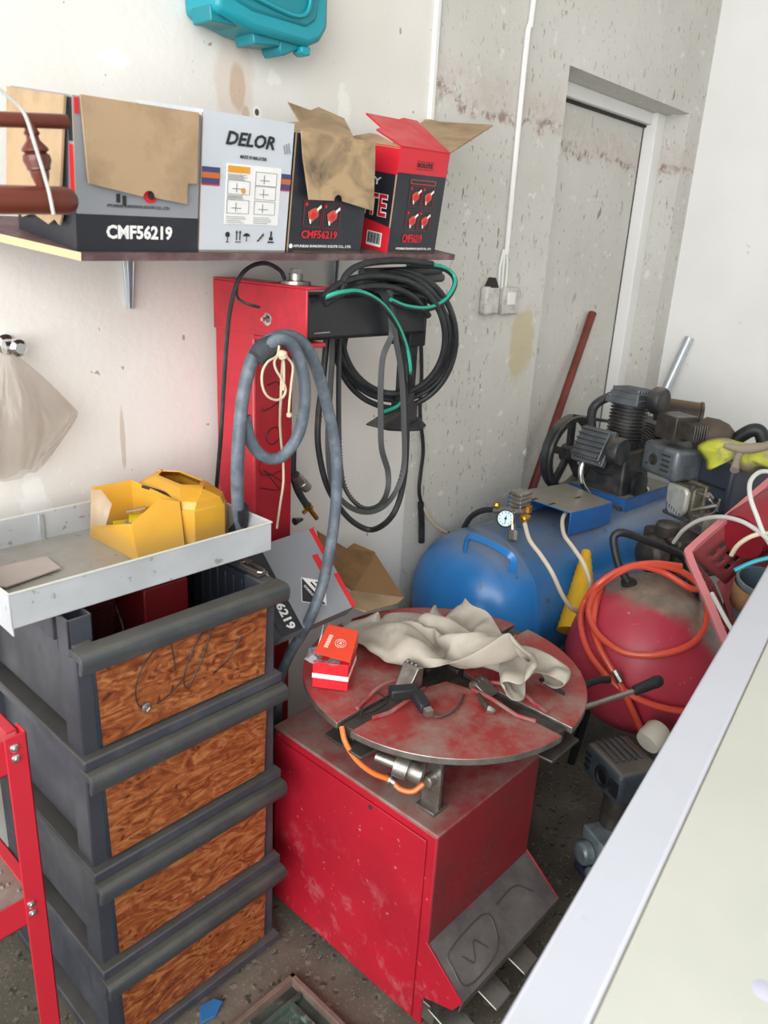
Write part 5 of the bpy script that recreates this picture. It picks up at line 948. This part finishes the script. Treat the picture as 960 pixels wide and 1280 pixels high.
g = G(); a_, b_ = onS(768, 838, .02), onS(776, 852, .02); g.cyl(a_, b_, .011, 10); obj('hose_joint', g, m_steel, rh)
fn = thing('yellow_funnel', 'ribbed yellow plastic funnel wedged between the blue and red tanks', 'funnel', Pd(722, 740, 2.27))
a_, b_ = Pd(733, 688, 2.32), Pd(722, 786, 2.24); d_ = b_-a_; prof = []
for k in range(13): prof += [(.012+.045*k/12, d_.length*k/12), (.016+.045*k/12, d_.length*(k+.5)/12)]
g = G(); g.lathe(prof, a_, d_, 28); obj('cone', g, mat('yellow_plastic', '#d9a91e', .45, dirt='#a88a2e', amt=.3, sc=14), fn, smooth=60)

# ------------------------------------------------------------------ pink crate and what it holds
cr_ = thing('plastic_crate', 'faded pink perforated plastic crate tilted over the red tank', 'crate', Pd(915, 720, 1.8))
c0 = Pd(859, 690, 1.87); cA = Pd(985, 583, 2.02); cB = Pd(914, 818, 1.66); inn = V((.10, -.12, -.20))
m_crate = mat('faded_pink_plastic', '#b0585c', .5, dirt='#8b4a50', amt=.35, sc=9); m_holes = mat('shadowed_hole', '#3a2428', .8)
cAB = cA+(cB-c0)*.55
def wallp(p, q_, ins, name):
    dp = V((0, 0, -.22))+ins; g = G(); N1, N2 = 22, 10; vs = []; fs = []
    hol = set()
    for i in range(2, N1-2):
        for j in range(2, N2-2):
            if i % 2 == 0 and j % 2 == 1 and (i//2) % 5 < 3 and j > 2: hol.add((i, j))
    for j in range(N2+1):
        for i in range(N1+1): vs.append(p.lerp(q_, i/N1)+dp*(j/N2))
    fs = [(j*(N1+1)+i, j*(N1+1)+i+1, (j+1)*(N1+1)+i+1, (j+1)*(N1+1)+i) for j in range(N2) for i in range(N1) if (i, j) not in hol]
    g.add(vs, fs); obj(name, g, m_crate, cr_, solid=.004)
i1 = V((.02, -.05, 0)); i2 = V((.06, -.0, 0))
pm_ = c0
DW = V((.19, -.015, -.13))   # the tipped crate's depth direction
tip = lambda p: p+DW
wallp(c0, cA, DW+V((.01, -.03, .22)), 'back_wall'); wallp(c0, cB, DW+V((0, .0, .22)), 'left_wall'); wallp(cB, cAB, DW+V((-.0, .02, .22)), 'near_wall'); wallp(cA, cAB, DW+V((-.03, .0, .22)), 'right_wall')
g = G(); g.prism([tip(c0)+V((.005, -.01, 0)), tip(cA)+V((-.03, -.02, 0)), tip(cAB)+V((-.05, .02, 0)), tip(cB)+V((0, .01, 0))], DW.normalized()*.004); obj('crate_floor', g, m_crate, cr_)
g = G(); rim = []
for a, b in ((c0, cA), (cA, cAB), (cAB, cB), (cB, c0)): rim += [a.lerp(b, .06), a.lerp(b, .5), a.lerp(b, .94)]
g.sweep(crom(rim, 5, True), [(-.006, -.009), (.006, -.009), (.006, .009), (-.006, .009)], True); obj('crate_rim', g, mat('pale_pink_rim', '#c4767a', .5, sc=9), cr_, bevel=.002)
m_bluegrey = mat('dusty_blue_plastic', '#4f6672', .55, dirt='#8a8478', amt=.35, sc=12)
ct = obj('red_canister', G().lathe([(.0, 0), (.06, .003), (.065, .02), (.065, .16), (.05, .18), (.02, .185), (.02, .2)], Pd(925, 672, 1.90), V((.75, -.2, .25)), 28), mat('glossy_red_plastic', '#8e2330', .35, sc=8)); tag(ct, 'dark red rounded canister lying inside the pink crate', 'canister')
bt = thing('blue_tub', 'dusty blue grey tub with a brown label inside the pink crate', 'tub', Pd(935, 730, 1.72))
g = G(); b_ = Pd(948, 757, 1.80); g.lathe([(.055, 0), (.065, .09), (.068, .095), (.068, .10), (.062, .10), (.055, .02), (0, .02)], b_-Z1*.03, V((-.1, -.1, 1)), 28); obj('tub_body', g, m_bluegrey, bt)
g = G(); g.lathe([(.0655, .03), (.068, .085)], b_-Z1*.03, V((-.1, -.1, 1)), 24, a0=.4, a1=2.6); obj('tub_label', g, m_cardark, bt, solid=.001)
tl = obj('turquoise_strip', G().tube([Pd(918, 713, 1.70), Pd(940, 703, 1.69), Pd(966, 696, 1.67)], .005, 8), m_teal); tag(tl, 'thin turquoise strip lying across the pink crate contents', 'strip')
hose('grey_tube', 'pale grey plastic tube arching out over the pink crate rim towards the engine', ((842, 678, 2.12), (855, 662, 2.05), (875, 650, 1.98), (900, 646, 1.90), (925, 651, 1.84), (945, 662, 1.80), (962, 676, 1.76)), .0055, m_cable, 'tube')
hose('grey_tube', 'pale grey plastic tube dropping over the upper right of the pink crate', ((968, 590, 1.86), (950, 590, 1.84), (938, 602, 1.82), (938, 622, 1.80), (946, 645, 1.79), (955, 668, 1.78), (966, 685, 1.77)), .0055, m_cable, 'tube')
hose('cream_cable', 'short cream cable curving over the red canister in the pink crate', ((914, 694, 1.84), (922, 682, 1.82), (936, 672, 1.80), (952, 667, 1.79), (968, 668, 1.78)), .0055, m_rope, 'cable')
hose('grey_rod', 'thin grey rod standing against the inside of the pink crate', ((890, 742, 1.70), (906, 772, 1.62), (918, 792, 1.58)), .005, m_cable, 'rod')

fl_ = Py(656, 566, D-.002); g = G(); g.prism([fl_+V((a*.011, 0, b*.014)) for a, b in ((-1, 1), (-.2, .4), (.3, 1.1), (.5, .2), (1.2, .1), (.3, -.3), (.2, -1.1), (-.4, -.2), (-1.1, -.2))], (0, -.002, 0)); fo_ = obj('paper_fleck', g, m_paper); tag(fo_, 'tiny white torn paper fleck stuck at the edge of the door recess', 'paper')

# ------------------------------------------------------------------ rods leaning at the back
a_ = Py(741, 391, RY-.02); b_ = Py(665, 612, 1.525); d_ = (b_-a_).normalized()
rs_ = obj('rusty_rod', G().cyl(a_, a_+d_*(a_.z-.0)/(-d_.z), .0165, 14), mat('rust_red_rod', '#7c3a33', .6, .2, dirt='#4f2a25', amt=.4, sc=12)); tag(rs_, 'rust red steel rod leaning against the recessed door', 'rod')
a_ = Px(862, 422, XR-.03); b_ = Px(831, 489, XR-.10); d_ = (b_-a_).normalized(); ln_ = a_.z/(-d_.z)
gp_ = obj('steel_pipe', G().lathe([(.019, 0), (.019, ln_), (.014, ln_), (.014, .01), (.0, .01)], a_, d_, 18), m_galv); tag(gp_, 'shiny galvanised steel pipe leaning on the white wall behind the compressor', 'pipe')

# ------------------------------------------------------------------ white counter in the foreground
FZ = .9; e0 = Pz(625, 1280, FZ); e1_ = Pz(960, 705, FZ); ed = (e1_-e0).normalized(); eo = V((ed.y, -ed.x, 0))   # eo points towards the camera side
S0 = e0-ed*.12; LNG = 1.75
def CF(a, b, c): return S0+ed*a+eo*b+Z1*c
wc_ = thing('counter', 'white counter top with a pale edge band, running across the near right corner', 'counter', CF(.8, .3, -FZ))
m_band = mat('bluish_white_laminate', '#c8ccd6', .35, sc=3); t = NT('cream_counter_top'); c = t.mix(t.ramp(t.noise(4, 4), [(.35, 0.), (.7, 1.)]), col('#cbcdc4'), col('#c2c5bb')); m_top = t.fin(c, .4)
g = G(); g.box((0, 0, -.05), (LNG, .06, 0), 0, CF); obj('edge_band', g, m_band, wc_, bevel=.004)
g = G(); g.box((0, .062, -.05), (LNG, .62, -.0015), 0, CF); obj('top_panel', g, m_top, wc_, bevel=.0015)
g = G(); g.box((.0, .0585, -.045), (LNG, .0635, -.0035), 0, CF); obj('seam', g, mat('brown_grey_seam', '#8d857b', .8), wc_)
g = G(); g.box((.02, .02, -FZ), (LNG-.02, .60, -.05), 0, CF); obj('counter_body', g, m_top, wc_, bevel=.004)
sp_ = Pz(957, 1237, FZ); g = G(); g.lathe([(.012, 0), (.010, .0006)], V((sp_.x, sp_.y, FZ-.0018)), Z1, 20); obj('paint_spot', g, mat('lavender_paint', '#c5c6da', .5), wc_)

# ------------------------------------------------------------------ engine block on the floor, drain, scraps
fe = thing('small_engine', 'small dismantled grey engine head standing on the floor by the counter', 'engine', Pz(770, 1000, 0))
FA = V((math.cos(R(-28)), math.sin(R(-28)), 0)); FB_ = V((-FA.y, FA.x, 0)); fc = Pd(778, 962, 1.93)
m_fe = mat('grey_blue_casting', '#4b5560', .45, .3, dirt='#33373b', amt=.4, sc=14, dust='#8c8374', dustamt=.75)
g = G(); g.obox(fc, FA, FB_, Z1, .13, .15, .09); fb = obj('engine_body', g, m_fe, fe, bevel=.014, seg=3)
g = G()
for k in range(5): g.obox(fc+Z1*.046+FA*(-.04+.018*k)+FB_*.02, FA, FB_, Z1, .006, .09, .01)
obj('cooling_fin', g, m_fe, fb, bevel=.001)
g = G(); g.lathe([(.028, 0), (.028, .004), (.02, .005), (.018, 0), (0, 0)], fc-FA*.066-FB_*.01, -FA, 20); 
for k in range(3): g.obox(fc-FA*.066+FB_*.055+Z1*(.02-.018*k), FA, FB_, Z1, .004, .02, .006)
g.obox(fc-FA*.066-FB_*.055, FA, FB_, Z1, .004, .03, .04); obj('front_port', g, m_black, fb)
g = G(); lo_ = Pd(762, 1018, 1.93); g.obox(V((lo_.x, lo_.y, .06)), FA, FB_, Z1, .08, .09, .12); g.lathe([(.03, 0), (.03, .03), (.02, .035)], V((lo_.x, lo_.y, .07))-FA*.04, -FA, 16); g.lathe([(.018, 0), (.018, .02), (.01, .022)], V((lo_.x, lo_.y, .03))-FA*.04-FB_*.03, -FA, 12); obj('silver_base', g, mat('pale_grey_casting', '#98a6ad', .35, .4, dirt='#545a5c', amt=.4, sc=18), fe, bevel=.006)
g = G(); g.cyl(V((fc.x, fc.y, fc.z-.06)), V((fc.x, fc.y, .0)), .035, 16); obj('stem', g, m_steeldark, fe)
wp = obj('white_plastic_cap', G().lathe([(.0, 0), (.03, .002), (.034, .012), (.034, .05), (.028, .06), (0, .062)], Pd(808, 930, 1.90), V((.6, -.1, .25)), 20), mat('yellowed_white_plastic', '#c9c4b8', .5)); tag(wp, 'off white plastic cap beside the engine head at the counter edge', 'cap')
bs = obj('blue_rag', G().obox(Pz(738, 1084, .012), FA, FB_, Z1, .07, .06, .02), mat('dark_blue_scrap', '#2b3350', .7), bevel=.008); tag(bs, 'dark blue scrap lying on the floor below the engine head', 'scrap')
dn_ = thing('floor_drain', 'square metal drain frame with green stained pit in the floor', 'drain', (.7, .8, 0))
dx, dy, w = .817, .917, .40
m_dr = mat('pinkish_worn_frame', '#8d7a70', .5, .3, dirt='#5f544c', amt=.45, sc=14); t = NT('verdigris_pit'); c = t.mix(t.ramp(t.noise(12, 5), [(.35, 0.), (.65, 1.)]), col('#46554d'), col('#2f2d29')); c = t.mix(t.ramp(t.noise(30, 5), [(.58, 0.), (.66, .8)]), c, col('#6f8a7c')); m_pit = t.fin(c, .5)
g = G()
for lo, hi in (((dx-w, dy-.012), (dx, dy)), ((dx-w, dy-w), (dx, dy-w+.012)), ((dx-.012, dy-w), (dx, dy)), ((dx-w, dy-w), (dx-w+.012, dy))): g.box((lo[0], lo[1], 0), (hi[0], hi[1], .026))
obj('frame', g, m_dr, dn_, bevel=.002)
g = G(); g.box((dx-w+.012, dy-w+.012, .0), (dx-.012, dy-.012, .004)); g.box((dx-w+.02, dy-.05, .004), (dx-.02, dy-.04, .018)); g.box((dx-.05, dy-w+.02, .004), (dx-.04, dy-.05, .018)); obj('pit', g, m_pit, dn_)
b_ = Pz(262, 1264, .006); g = G(); g.prism([b_+V((x_, y_, 0)) for x_, y_ in ((-.03, -.012), (.0, -.02), (.03, -.005), (.02, .014), (-.01, .02))], (0, 0, .006)); bs2 = obj('blue_plastic_scrap', g, mat('blue_scrap', '#2f6fa8', .5), bevel=.001); tag(bs2, 'small blue plastic scrap on the floor by the drawer tower foot', 'scrap')
# ------------------------------------------------------------------ crumpled cloth on the turntable (three numbers per point of the sheet)
CLOTH = [
152, -128, 11, 151, -126, 0, 162, -112, 1, 163, -99, 4, 152, -83, 8, 135, -66, 5, 129, -69, 11, 134, -56, 8, 138, -41, 18, 132, -32, 30, 127, -15, 17, 102, -40, 11, 97, -39, 1, 100, -32, 4, 114, -39, 10, 125, -31, 1, 132, -8, 1, 126, 15, 13, 106, 24, 28, 100, 53, 37,
90, 74, 48, 85, 95, 55, 72, 115, 60, 47, 125, 62, 42, 156, 62, 38, 189, 62, 46, 182, 36, 63, 182, 27, 77, 186, 23, 86, 187, 9, 166, -161, 2, 188, -143, 5, 195, -124, 13, 195, -99, 11, 179, -75, 10, 155, -54, 15, 133, -56, 32, 118, -46, 19, 124, -31, 18, 124, -17, 25,
118, -5, 28, 98, -22, 18, 81, -44, 15, 84, -23, 0, 102, -12, 3, 110, -6, 15, 103, 9, 3, 98, 34, 12, 84, 54, 31, 63, 64, 50, 57, 87, 46, 68, 103, 32, 67, 126, 22, 50, 131, 30, 27, 144, 38, 34, 170, 45, 30, 195, 44, 44, 197, 23, 57, 196, 11, 69, 196, 2,
187, -172, 18, 206, -162, 27, 213, -138, 36, 211, -110, 37, 185, -88, 33, 167, -55, 35, 140, -39, 33, 124, -31, 31, 109, -28, 27, 102, -17, 25, 97, -9, 39, 90, 5, 33, 75, -10, 20, 59, -25, 7, 73, -11, 1, 79, 8, 1, 79, 23, 22, 67, 49, 10, 49, 60, 33, 44, 84, 37,
57, 92, 12, 55, 111, 11, 44, 124, 3, 34, 144, 5, 20, 134, 30, 21, 146, 44, 7, 173, 41, 25, 172, 23, 46, 166, 16, 56, 165, 1, 183, -163, 21, 190, -161, 40, 193, -146, 34, 196, -123, 25, 183, -102, 49, 158, -73, 48, 132, -46, 51, 109, -35, 39, 89, -25, 45, 73, -23, 39,
63, -15, 34, 60, -3, 46, 58, 15, 46, 50, 4, 32, 46, 1, 13, 57, 5, 24, 67, 25, 18, 54, 45, 4, 32, 57, 26, 43, 78, 16, 43, 100, 15, 33, 112, 4, 30, 120, 17, 15, 124, 4, -6, 137, 15, -7, 124, 44, -16, 150, 26, 12, 147, 5, 25, 173, 15, 35, 187, 1,
161, -162, 30, 169, -148, 39, 175, -132, 41, 182, -113, 34, 172, -93, 26, 139, -89, 37, 114, -64, 41, 93, -42, 29, 68, -46, 40, 56, -34, 29, 46, -24, 26, 35, -12, 29, 38, 4, 37, 35, 17, 43, 37, 17, 28, 41, 16, 15, 51, 21, 31, 50, 37, 20, 35, 48, 1, 20, 67, 19,
16, 92, 6, 23, 90, 30, 12, 103, 30, -4, 107, 31, -16, 106, 13, -35, 113, 35, -30, 135, 9, -4, 159, 12, 12, 187, 5, 25, 206, 3, 153, -150, 33, 156, -136, 20, 161, -124, 16, 157, -109, 14, 143, -96, 20, 127, -76, 15, 100, -66, 21, 79, -56, 15, 51, -54, 27, 35, -37, 23,
36, -28, 6, 34, -14, 10, 34, 4, 15, 20, 8, 34, 27, 29, 29, 26, 26, 12, 35, 35, 25, 35, 35, 42, 32, 53, 35, 8, 52, 24, -15, 59, 7, -21, 79, 14, -28, 80, 31, -32, 93, 33, -44, 98, 22, -44, 118, 16, -33, 144, 20, -10, 166, 22, -4, 195, 6, 6, 214, 2,
105, -144, 36, 113, -124, 40, 118, -112, 33, 118, -108, 21, 114, -101, 12, 107, -88, 6, 87, -71, 5, 65, -65, 18, 42, -52, 12, 26, -44, 13, 18, -28, 8, 20, -15, 21, 18, -2, 3, 10, 18, 16, 5, 26, 34, 10, 26, 18, 12, 45, 24, 9, 49, 36, 3, 50, 53, -1, 73, 57,
-24, 80, 45, -47, 77, 36, -62, 81, 22, -61, 94, 11, -61, 106, 19, -56, 124, 22, -44, 148, 19, -26, 167, 34, -17, 192, 23, -19, 205, 6, 105, -181, 2, 100, -160, 2, 96, -141, 5, 91, -126, 12, 88, -112, 7, 85, -97, 5, 76, -89, 0, 53, -77, 7, 33, -66, 6, 20, -58, 18,
3, -40, 19, 5, -26, 5, -5, -9, 4, -1, -2, 21, 3, 8, 35, -18, 23, 30, -14, 33, 26, -15, 32, 38, -23, 51, 46, -29, 65, 65, -42, 82, 56, -45, 102, 54, -52, 108, 36, -72, 109, 29, -71, 114, 11, -59, 126, 13, -58, 146, 24, -49, 167, 35, -36, 181, 46, -23, 197, 46,
93, -206, 5, 85, -189, 14, 83, -169, 4, 72, -148, 1, 77, -126, 7, 75, -106, 14, 79, -89, 15, 57, -90, 23, 32, -82, 24, 12, -71, 24, -3, -56, 19, -13, -43, 19, -6, -29, 21, 8, -23, 26, 0, -11, 26, -17, 1, 14, -20, 24, 8, -27, 45, 17, -37, 48, 38, -46, 64, 57,
-61, 81, 64, -66, 101, 60, -67, 104, 45, -60, 122, 32, -76, 127, 17, -66, 132, 4, -51, 147, 5, -41, 163, 16, -37, 179, 22, -40, 195, 29, 72, -212, 7, 71, -194, 4, 77, -172, 15, 74, -144, 14, 73, -122, 10, 88, -103, 23, 89, -89, 35, 77, -71, 42, 61, -58, 47, 47, -45, 42,
30, -49, 48, 11, -49, 48, -5, -44, 44, -4, -36, 33, -7, -19, 35, -23, -5, 27, -30, 10, 19, -37, 25, 2, -36, 51, 9, -53, 62, 29, -72, 74, 46, -82, 98, 52, -83, 111, 41, -71, 132, 38, -77, 141, 16, -79, 148, 3, -70, 164, 2, -57, 181, 2, -48, 190, 11, -35, 200, 5,
54, -201, 15, 67, -184, 17, 65, -159, 9, 63, -135, 25, 70, -105, 22, 93, -97, 41, 100, -75, 45, 100, -54, 51, 89, -42, 64, 73, -38, 71, 53, -34, 72, 31, -31, 65, 10, -28, 55, -6, -27, 46, -21, -17, 37, -23, 3, 41, -38, 10, 37, -41, 26, 30, -46, 43, 18, -62, 51, 1,
-65, 75, 11, -84, 84, 28, -85, 107, 33, -94, 129, 38, -97, 139, 20, -89, 161, 18, -79, 175, 14, -68, 194, 17, -71, 212, 6, -56, 226, 7, 61, -176, 24, 47, -170, 17, 54, -148, 24, 52, -122, 30, 64, -97, 41, 83, -80, 49, 102, -73, 63, 95, -66, 67, 88, -59, 78, 74, -59, 69,
56, -53, 63, 37, -46, 78, 11, -40, 64, -11, -25, 59, -29, -6, 54, -48, 2, 48, -53, 13, 57, -57, 27, 58, -53, 42, 56, -61, 58, 42, -80, 61, 26, -96, 76, 10, -92, 103, 2, -94, 127, 15, -109, 142, 20, -101, 165, 27, -89, 177, 8, -84, 201, 8, -84, 224, 10, -79, 240, 3,
47, -184, 30, 51, -165, 44, 62, -149, 44, 74, -129, 44, 81, -107, 48, 89, -90, 55, 101, -84, 71, 91, -73, 83, 79, -71, 70, 65, -68, 77, 46, -68, 69, 25, -62, 81, -3, -51, 78, -28, -33, 66, -50, -21, 62, -59, -11, 41, -58, 7, 31, -53, 25, 32, -62, 38, 37, -78, 45, 49,
-86, 63, 58, -94, 81, 43, -102, 92, 28, -107, 112, 19, -109, 130, 3, -108, 155, 6, -107, 177, 13, -104, 201, 4, -99, 220, 10, -101, 240, 4, 59, -192, 39, 73, -176, 45, 84, -158, 40, 93, -138, 40, 99, -117, 46, 89, -109, 64, 95, -97, 72, 77, -92, 78, 64, -82, 85, 48, -85, 72,
28, -82, 80, 4, -77, 66, -7, -55, 49, -31, -53, 64, -35, -39, 38, -29, -16, 23, -35, 6, 9, -52, 21, 3, -66, 33, 13, -75, 46, 27, -87, 62, 43, -104, 72, 53, -112, 85, 43, -120, 97, 31, -124, 115, 15, -125, 139, 3, -121, 168, 2, -119, 192, 8, -115, 212, 1, -122, 227, 10,
76, -199, 33, 87, -185, 40, 98, -167, 41, 106, -147, 45, 110, -127, 53, 106, -112, 66, 94, -112, 81, 79, -105, 76, 60, -108, 78, 40, -103, 66, 26, -87, 52, 2, -82, 40, -24, -80, 55, -42, -63, 38, -35, -47, 19, -37, -24, 8, -50, -1, 16, -49, 10, 13, -60, 27, 25, -82, 39, 31,
-96, 59, 36, -111, 71, 46, -124, 78, 50, -130, 89, 39, -135, 106, 28, -139, 128, 11, -136, 155, 7, -134, 180, 6, -130, 200, 14, -143, 212, 12, 89, -211, 42, 105, -197, 41, 114, -175, 46, 119, -153, 54, 116, -136, 66, 103, -125, 73, 93, -124, 64, 80, -123, 64, 64, -119, 52, 40, -116, 49,
16, -107, 54, -11, -104, 45, -33, -87, 35, -33, -64, 24, -48, -44, 15, -47, -29, 1, -63, -11, 14, -68, 3, 14, -78, 23, 31, -92, 43, 45, -113, 58, 48, -128, 67, 47, -135, 73, 38, -142, 89, 33, -148, 110, 40, -155, 128, 23, -147, 146, 7, -149, 167, 16, -150, 186, 16, -152, 203, 7,
95, -180, 49, 102, -193, 63, 126, -189, 63, 120, -164, 73, 106, -149, 69, 92, -142, 71, 81, -136, 66, 71, -139, 55, 51, -137, 57, 34, -132, 48, 18, -121, 30, -3, -105, 19, -24, -87, 14, -42, -72, 19, -49, -59, 14, -64, -42, 17, -84, -27, 17, -98, -6, 29, -102, 17, 47, -117, 37, 62,
-136, 54, 58, -150, 67, 49, -153, 75, 33, -155, 95, 39, -158, 112, 27, -168, 137, 29, -167, 145, 9, -164, 162, 2, -160, 177, 2, -156, 195, 3, 107, -155, 52, 107, -178, 62, 111, -191, 69, 113, -183, 89, 96, -165, 81, 83, -156, 67, 72, -151, 57, 53, -149, 63, 29, -145, 56, 15, -132, 38,
-4, -121, 42, -21, -115, 29, -30, -95, 30, -47, -82, 29, -62, -65, 36, -75, -50, 50, -93, -38, 65, -116, -25, 66, -137, -7, 59, -153, 16, 53, -162, 40, 51, -164, 60, 50, -166, 82, 44, -170, 98, 29, -174, 123, 27, -178, 138, 12, -185, 152, 17, -177, 165, 14, -170, 171, 23, -162, 183, 31,
102, -145, 61, 114, -171, 67, 103, -195, 78, 98, -204, 95, 89, -179, 97, 74, -167, 80, 58, -161, 63, 39, -154, 49, 14, -146, 44, -4, -138, 37, -21, -124, 38, -34, -111, 47, -53, -105, 35, -70, -91, 46, -92, -77, 53, -116, -63, 52, -136, -50, 46, -151, -33, 38, -154, -18, 22, -162, 4, 17,
-167, 29, 19, -174, 54, 23, -183, 80, 24, -193, 107, 20, -191, 129, 9, -200, 145, 11, -198, 157, 2, -193, 170, 7, -185, 181, 15, -170, 188, 23, 105, -158, 57, 100, -174, 83, 90, -185, 90, 76, -205, 97, 76, -189, 112, 62, -174, 98, 44, -166, 79, 22, -159, 63, 0, -153, 52, -19, -144, 49,
-36, -137, 44, -52, -122, 47, -72, -110, 53, -99, -98, 45, -121, -80, 33, -138, -60, 22, -155, -45, 12, -159, -26, 13, -174, -18, 15, -187, -4, 27, -192, 23, 25, -201, 50, 18, -209, 81, 12, -216, 111, 9, -222, 137, 8, -223, 153, 2, -218, 166, 10, -209, 176, 2, -195, 191, 10, -175, 199, 16,
107, -185, 71, 76, -185, 78, 63, -189, 109, 51, -195, 118, 54, -194, 134, 40, -181, 123, 25, -174, 106, 6, -165, 90, -11, -159, 76, -28, -155, 66, -45, -148, 58, -63, -137, 45, -79, -117, 30, -96, -91, 19, -114, -65, 10, -130, -45, 4, -147, -29, 2, -168, -22, 0, -177, -4, 7, -201, 6, 11,
-209, 33, 16, -228, 56, 10, -239, 85, 5, -249, 113, 1, -253, 137, 1, -252, 158, 2, -242, 174, 3, -226, 191, 4, -202, 203, 3, -176, 203, 2]
NU_, NV_ = 29, 20   # millimetres along, across and above the table
num = CLOTH
cR = V((.68, -.73, 0)).normalized(); cB = V((.73, .68, 0)).normalized(); CSX, CSY, CSZ, CROT = .98, .86, 1.15, R(6); CC = V((1.205, .835, .673))
vs = []
for i in range(0, len(num), 3):
    a, b, z_ = num[i]/1000*CSX, num[i+1]/1000*CSY, num[i+2]/1000*CSZ
    a, b = a*math.cos(CROT)-b*math.sin(CROT), a*math.sin(CROT)+b*math.cos(CROT); vs.append(CC+cR*a+cB*b+Z1*z_)
t = NT('beige_cotton'); c = t.mix(t.ramp(t.noise(10, 4), [(.35, 0.), (.7, 1.)]), col('#b5aea2'), col('#9d9689')); c = t.mix(t.ramp(t.noise(14, 3), [(.66, 0.), (.74, .55)]), c, col('#7d7264')); t.bump(t.noise(220, 2), .15, .002); m_cloth = t.fin(c, .85, spec=.2)
g = G(); g.add(vs, [(j*(NU_+1)+i, j*(NU_+1)+i+1, (j+1)*(NU_+1)+i+1, (j+1)*(NU_+1)+i) for j in range(NV_) for i in range(NU_)]); cl_ = obj('crumpled_cloth', g, m_cloth, smooth=80, solid=.003, sub=2); tag(cl_, 'crumpled beige cotton cloth heaped on the turntable', 'cloth')
# ------------------------------------------------------------------ light: daylight through the open front on the left, sky outside
w = bpy.data.worlds.new('sky'); bpy.context.scene.world = w; w.use_nodes = True; b = w.node_tree.nodes['Background']; b.inputs[0].default_value = (.92, .96, 1, 1); b.inputs[1].default_value = 1.35
def area(nm, loc, tgt, sx, sy, p, c=(1, 1, 1)):
    L_ = bpy.data.lights.new(nm, 'AREA'); L_.shape = 'RECTANGLE'; L_.size = sx; L_.size_y = sy; L_.energy = p; L_.color = c
    o = bpy.data.objects.new(nm, L_); C.objects.link(o); o.location = loc; o.rotation_euler = (V(tgt)-V(loc)).to_track_quat('-Z', 'Y').to_euler(); return o
area('daylight_opening', (-1.9, -.7, 1.9), (2.2, .5, .9), 3.4, 2.4, 112, (1, .985, .96))
vs_ = bpy.context.scene.view_settings; vs_.view_transform = 'Standard'; vs_.look = 'None'; vs_.gamma = 1; vs_.use_curve_mapping = False; vs_.exposure = .45
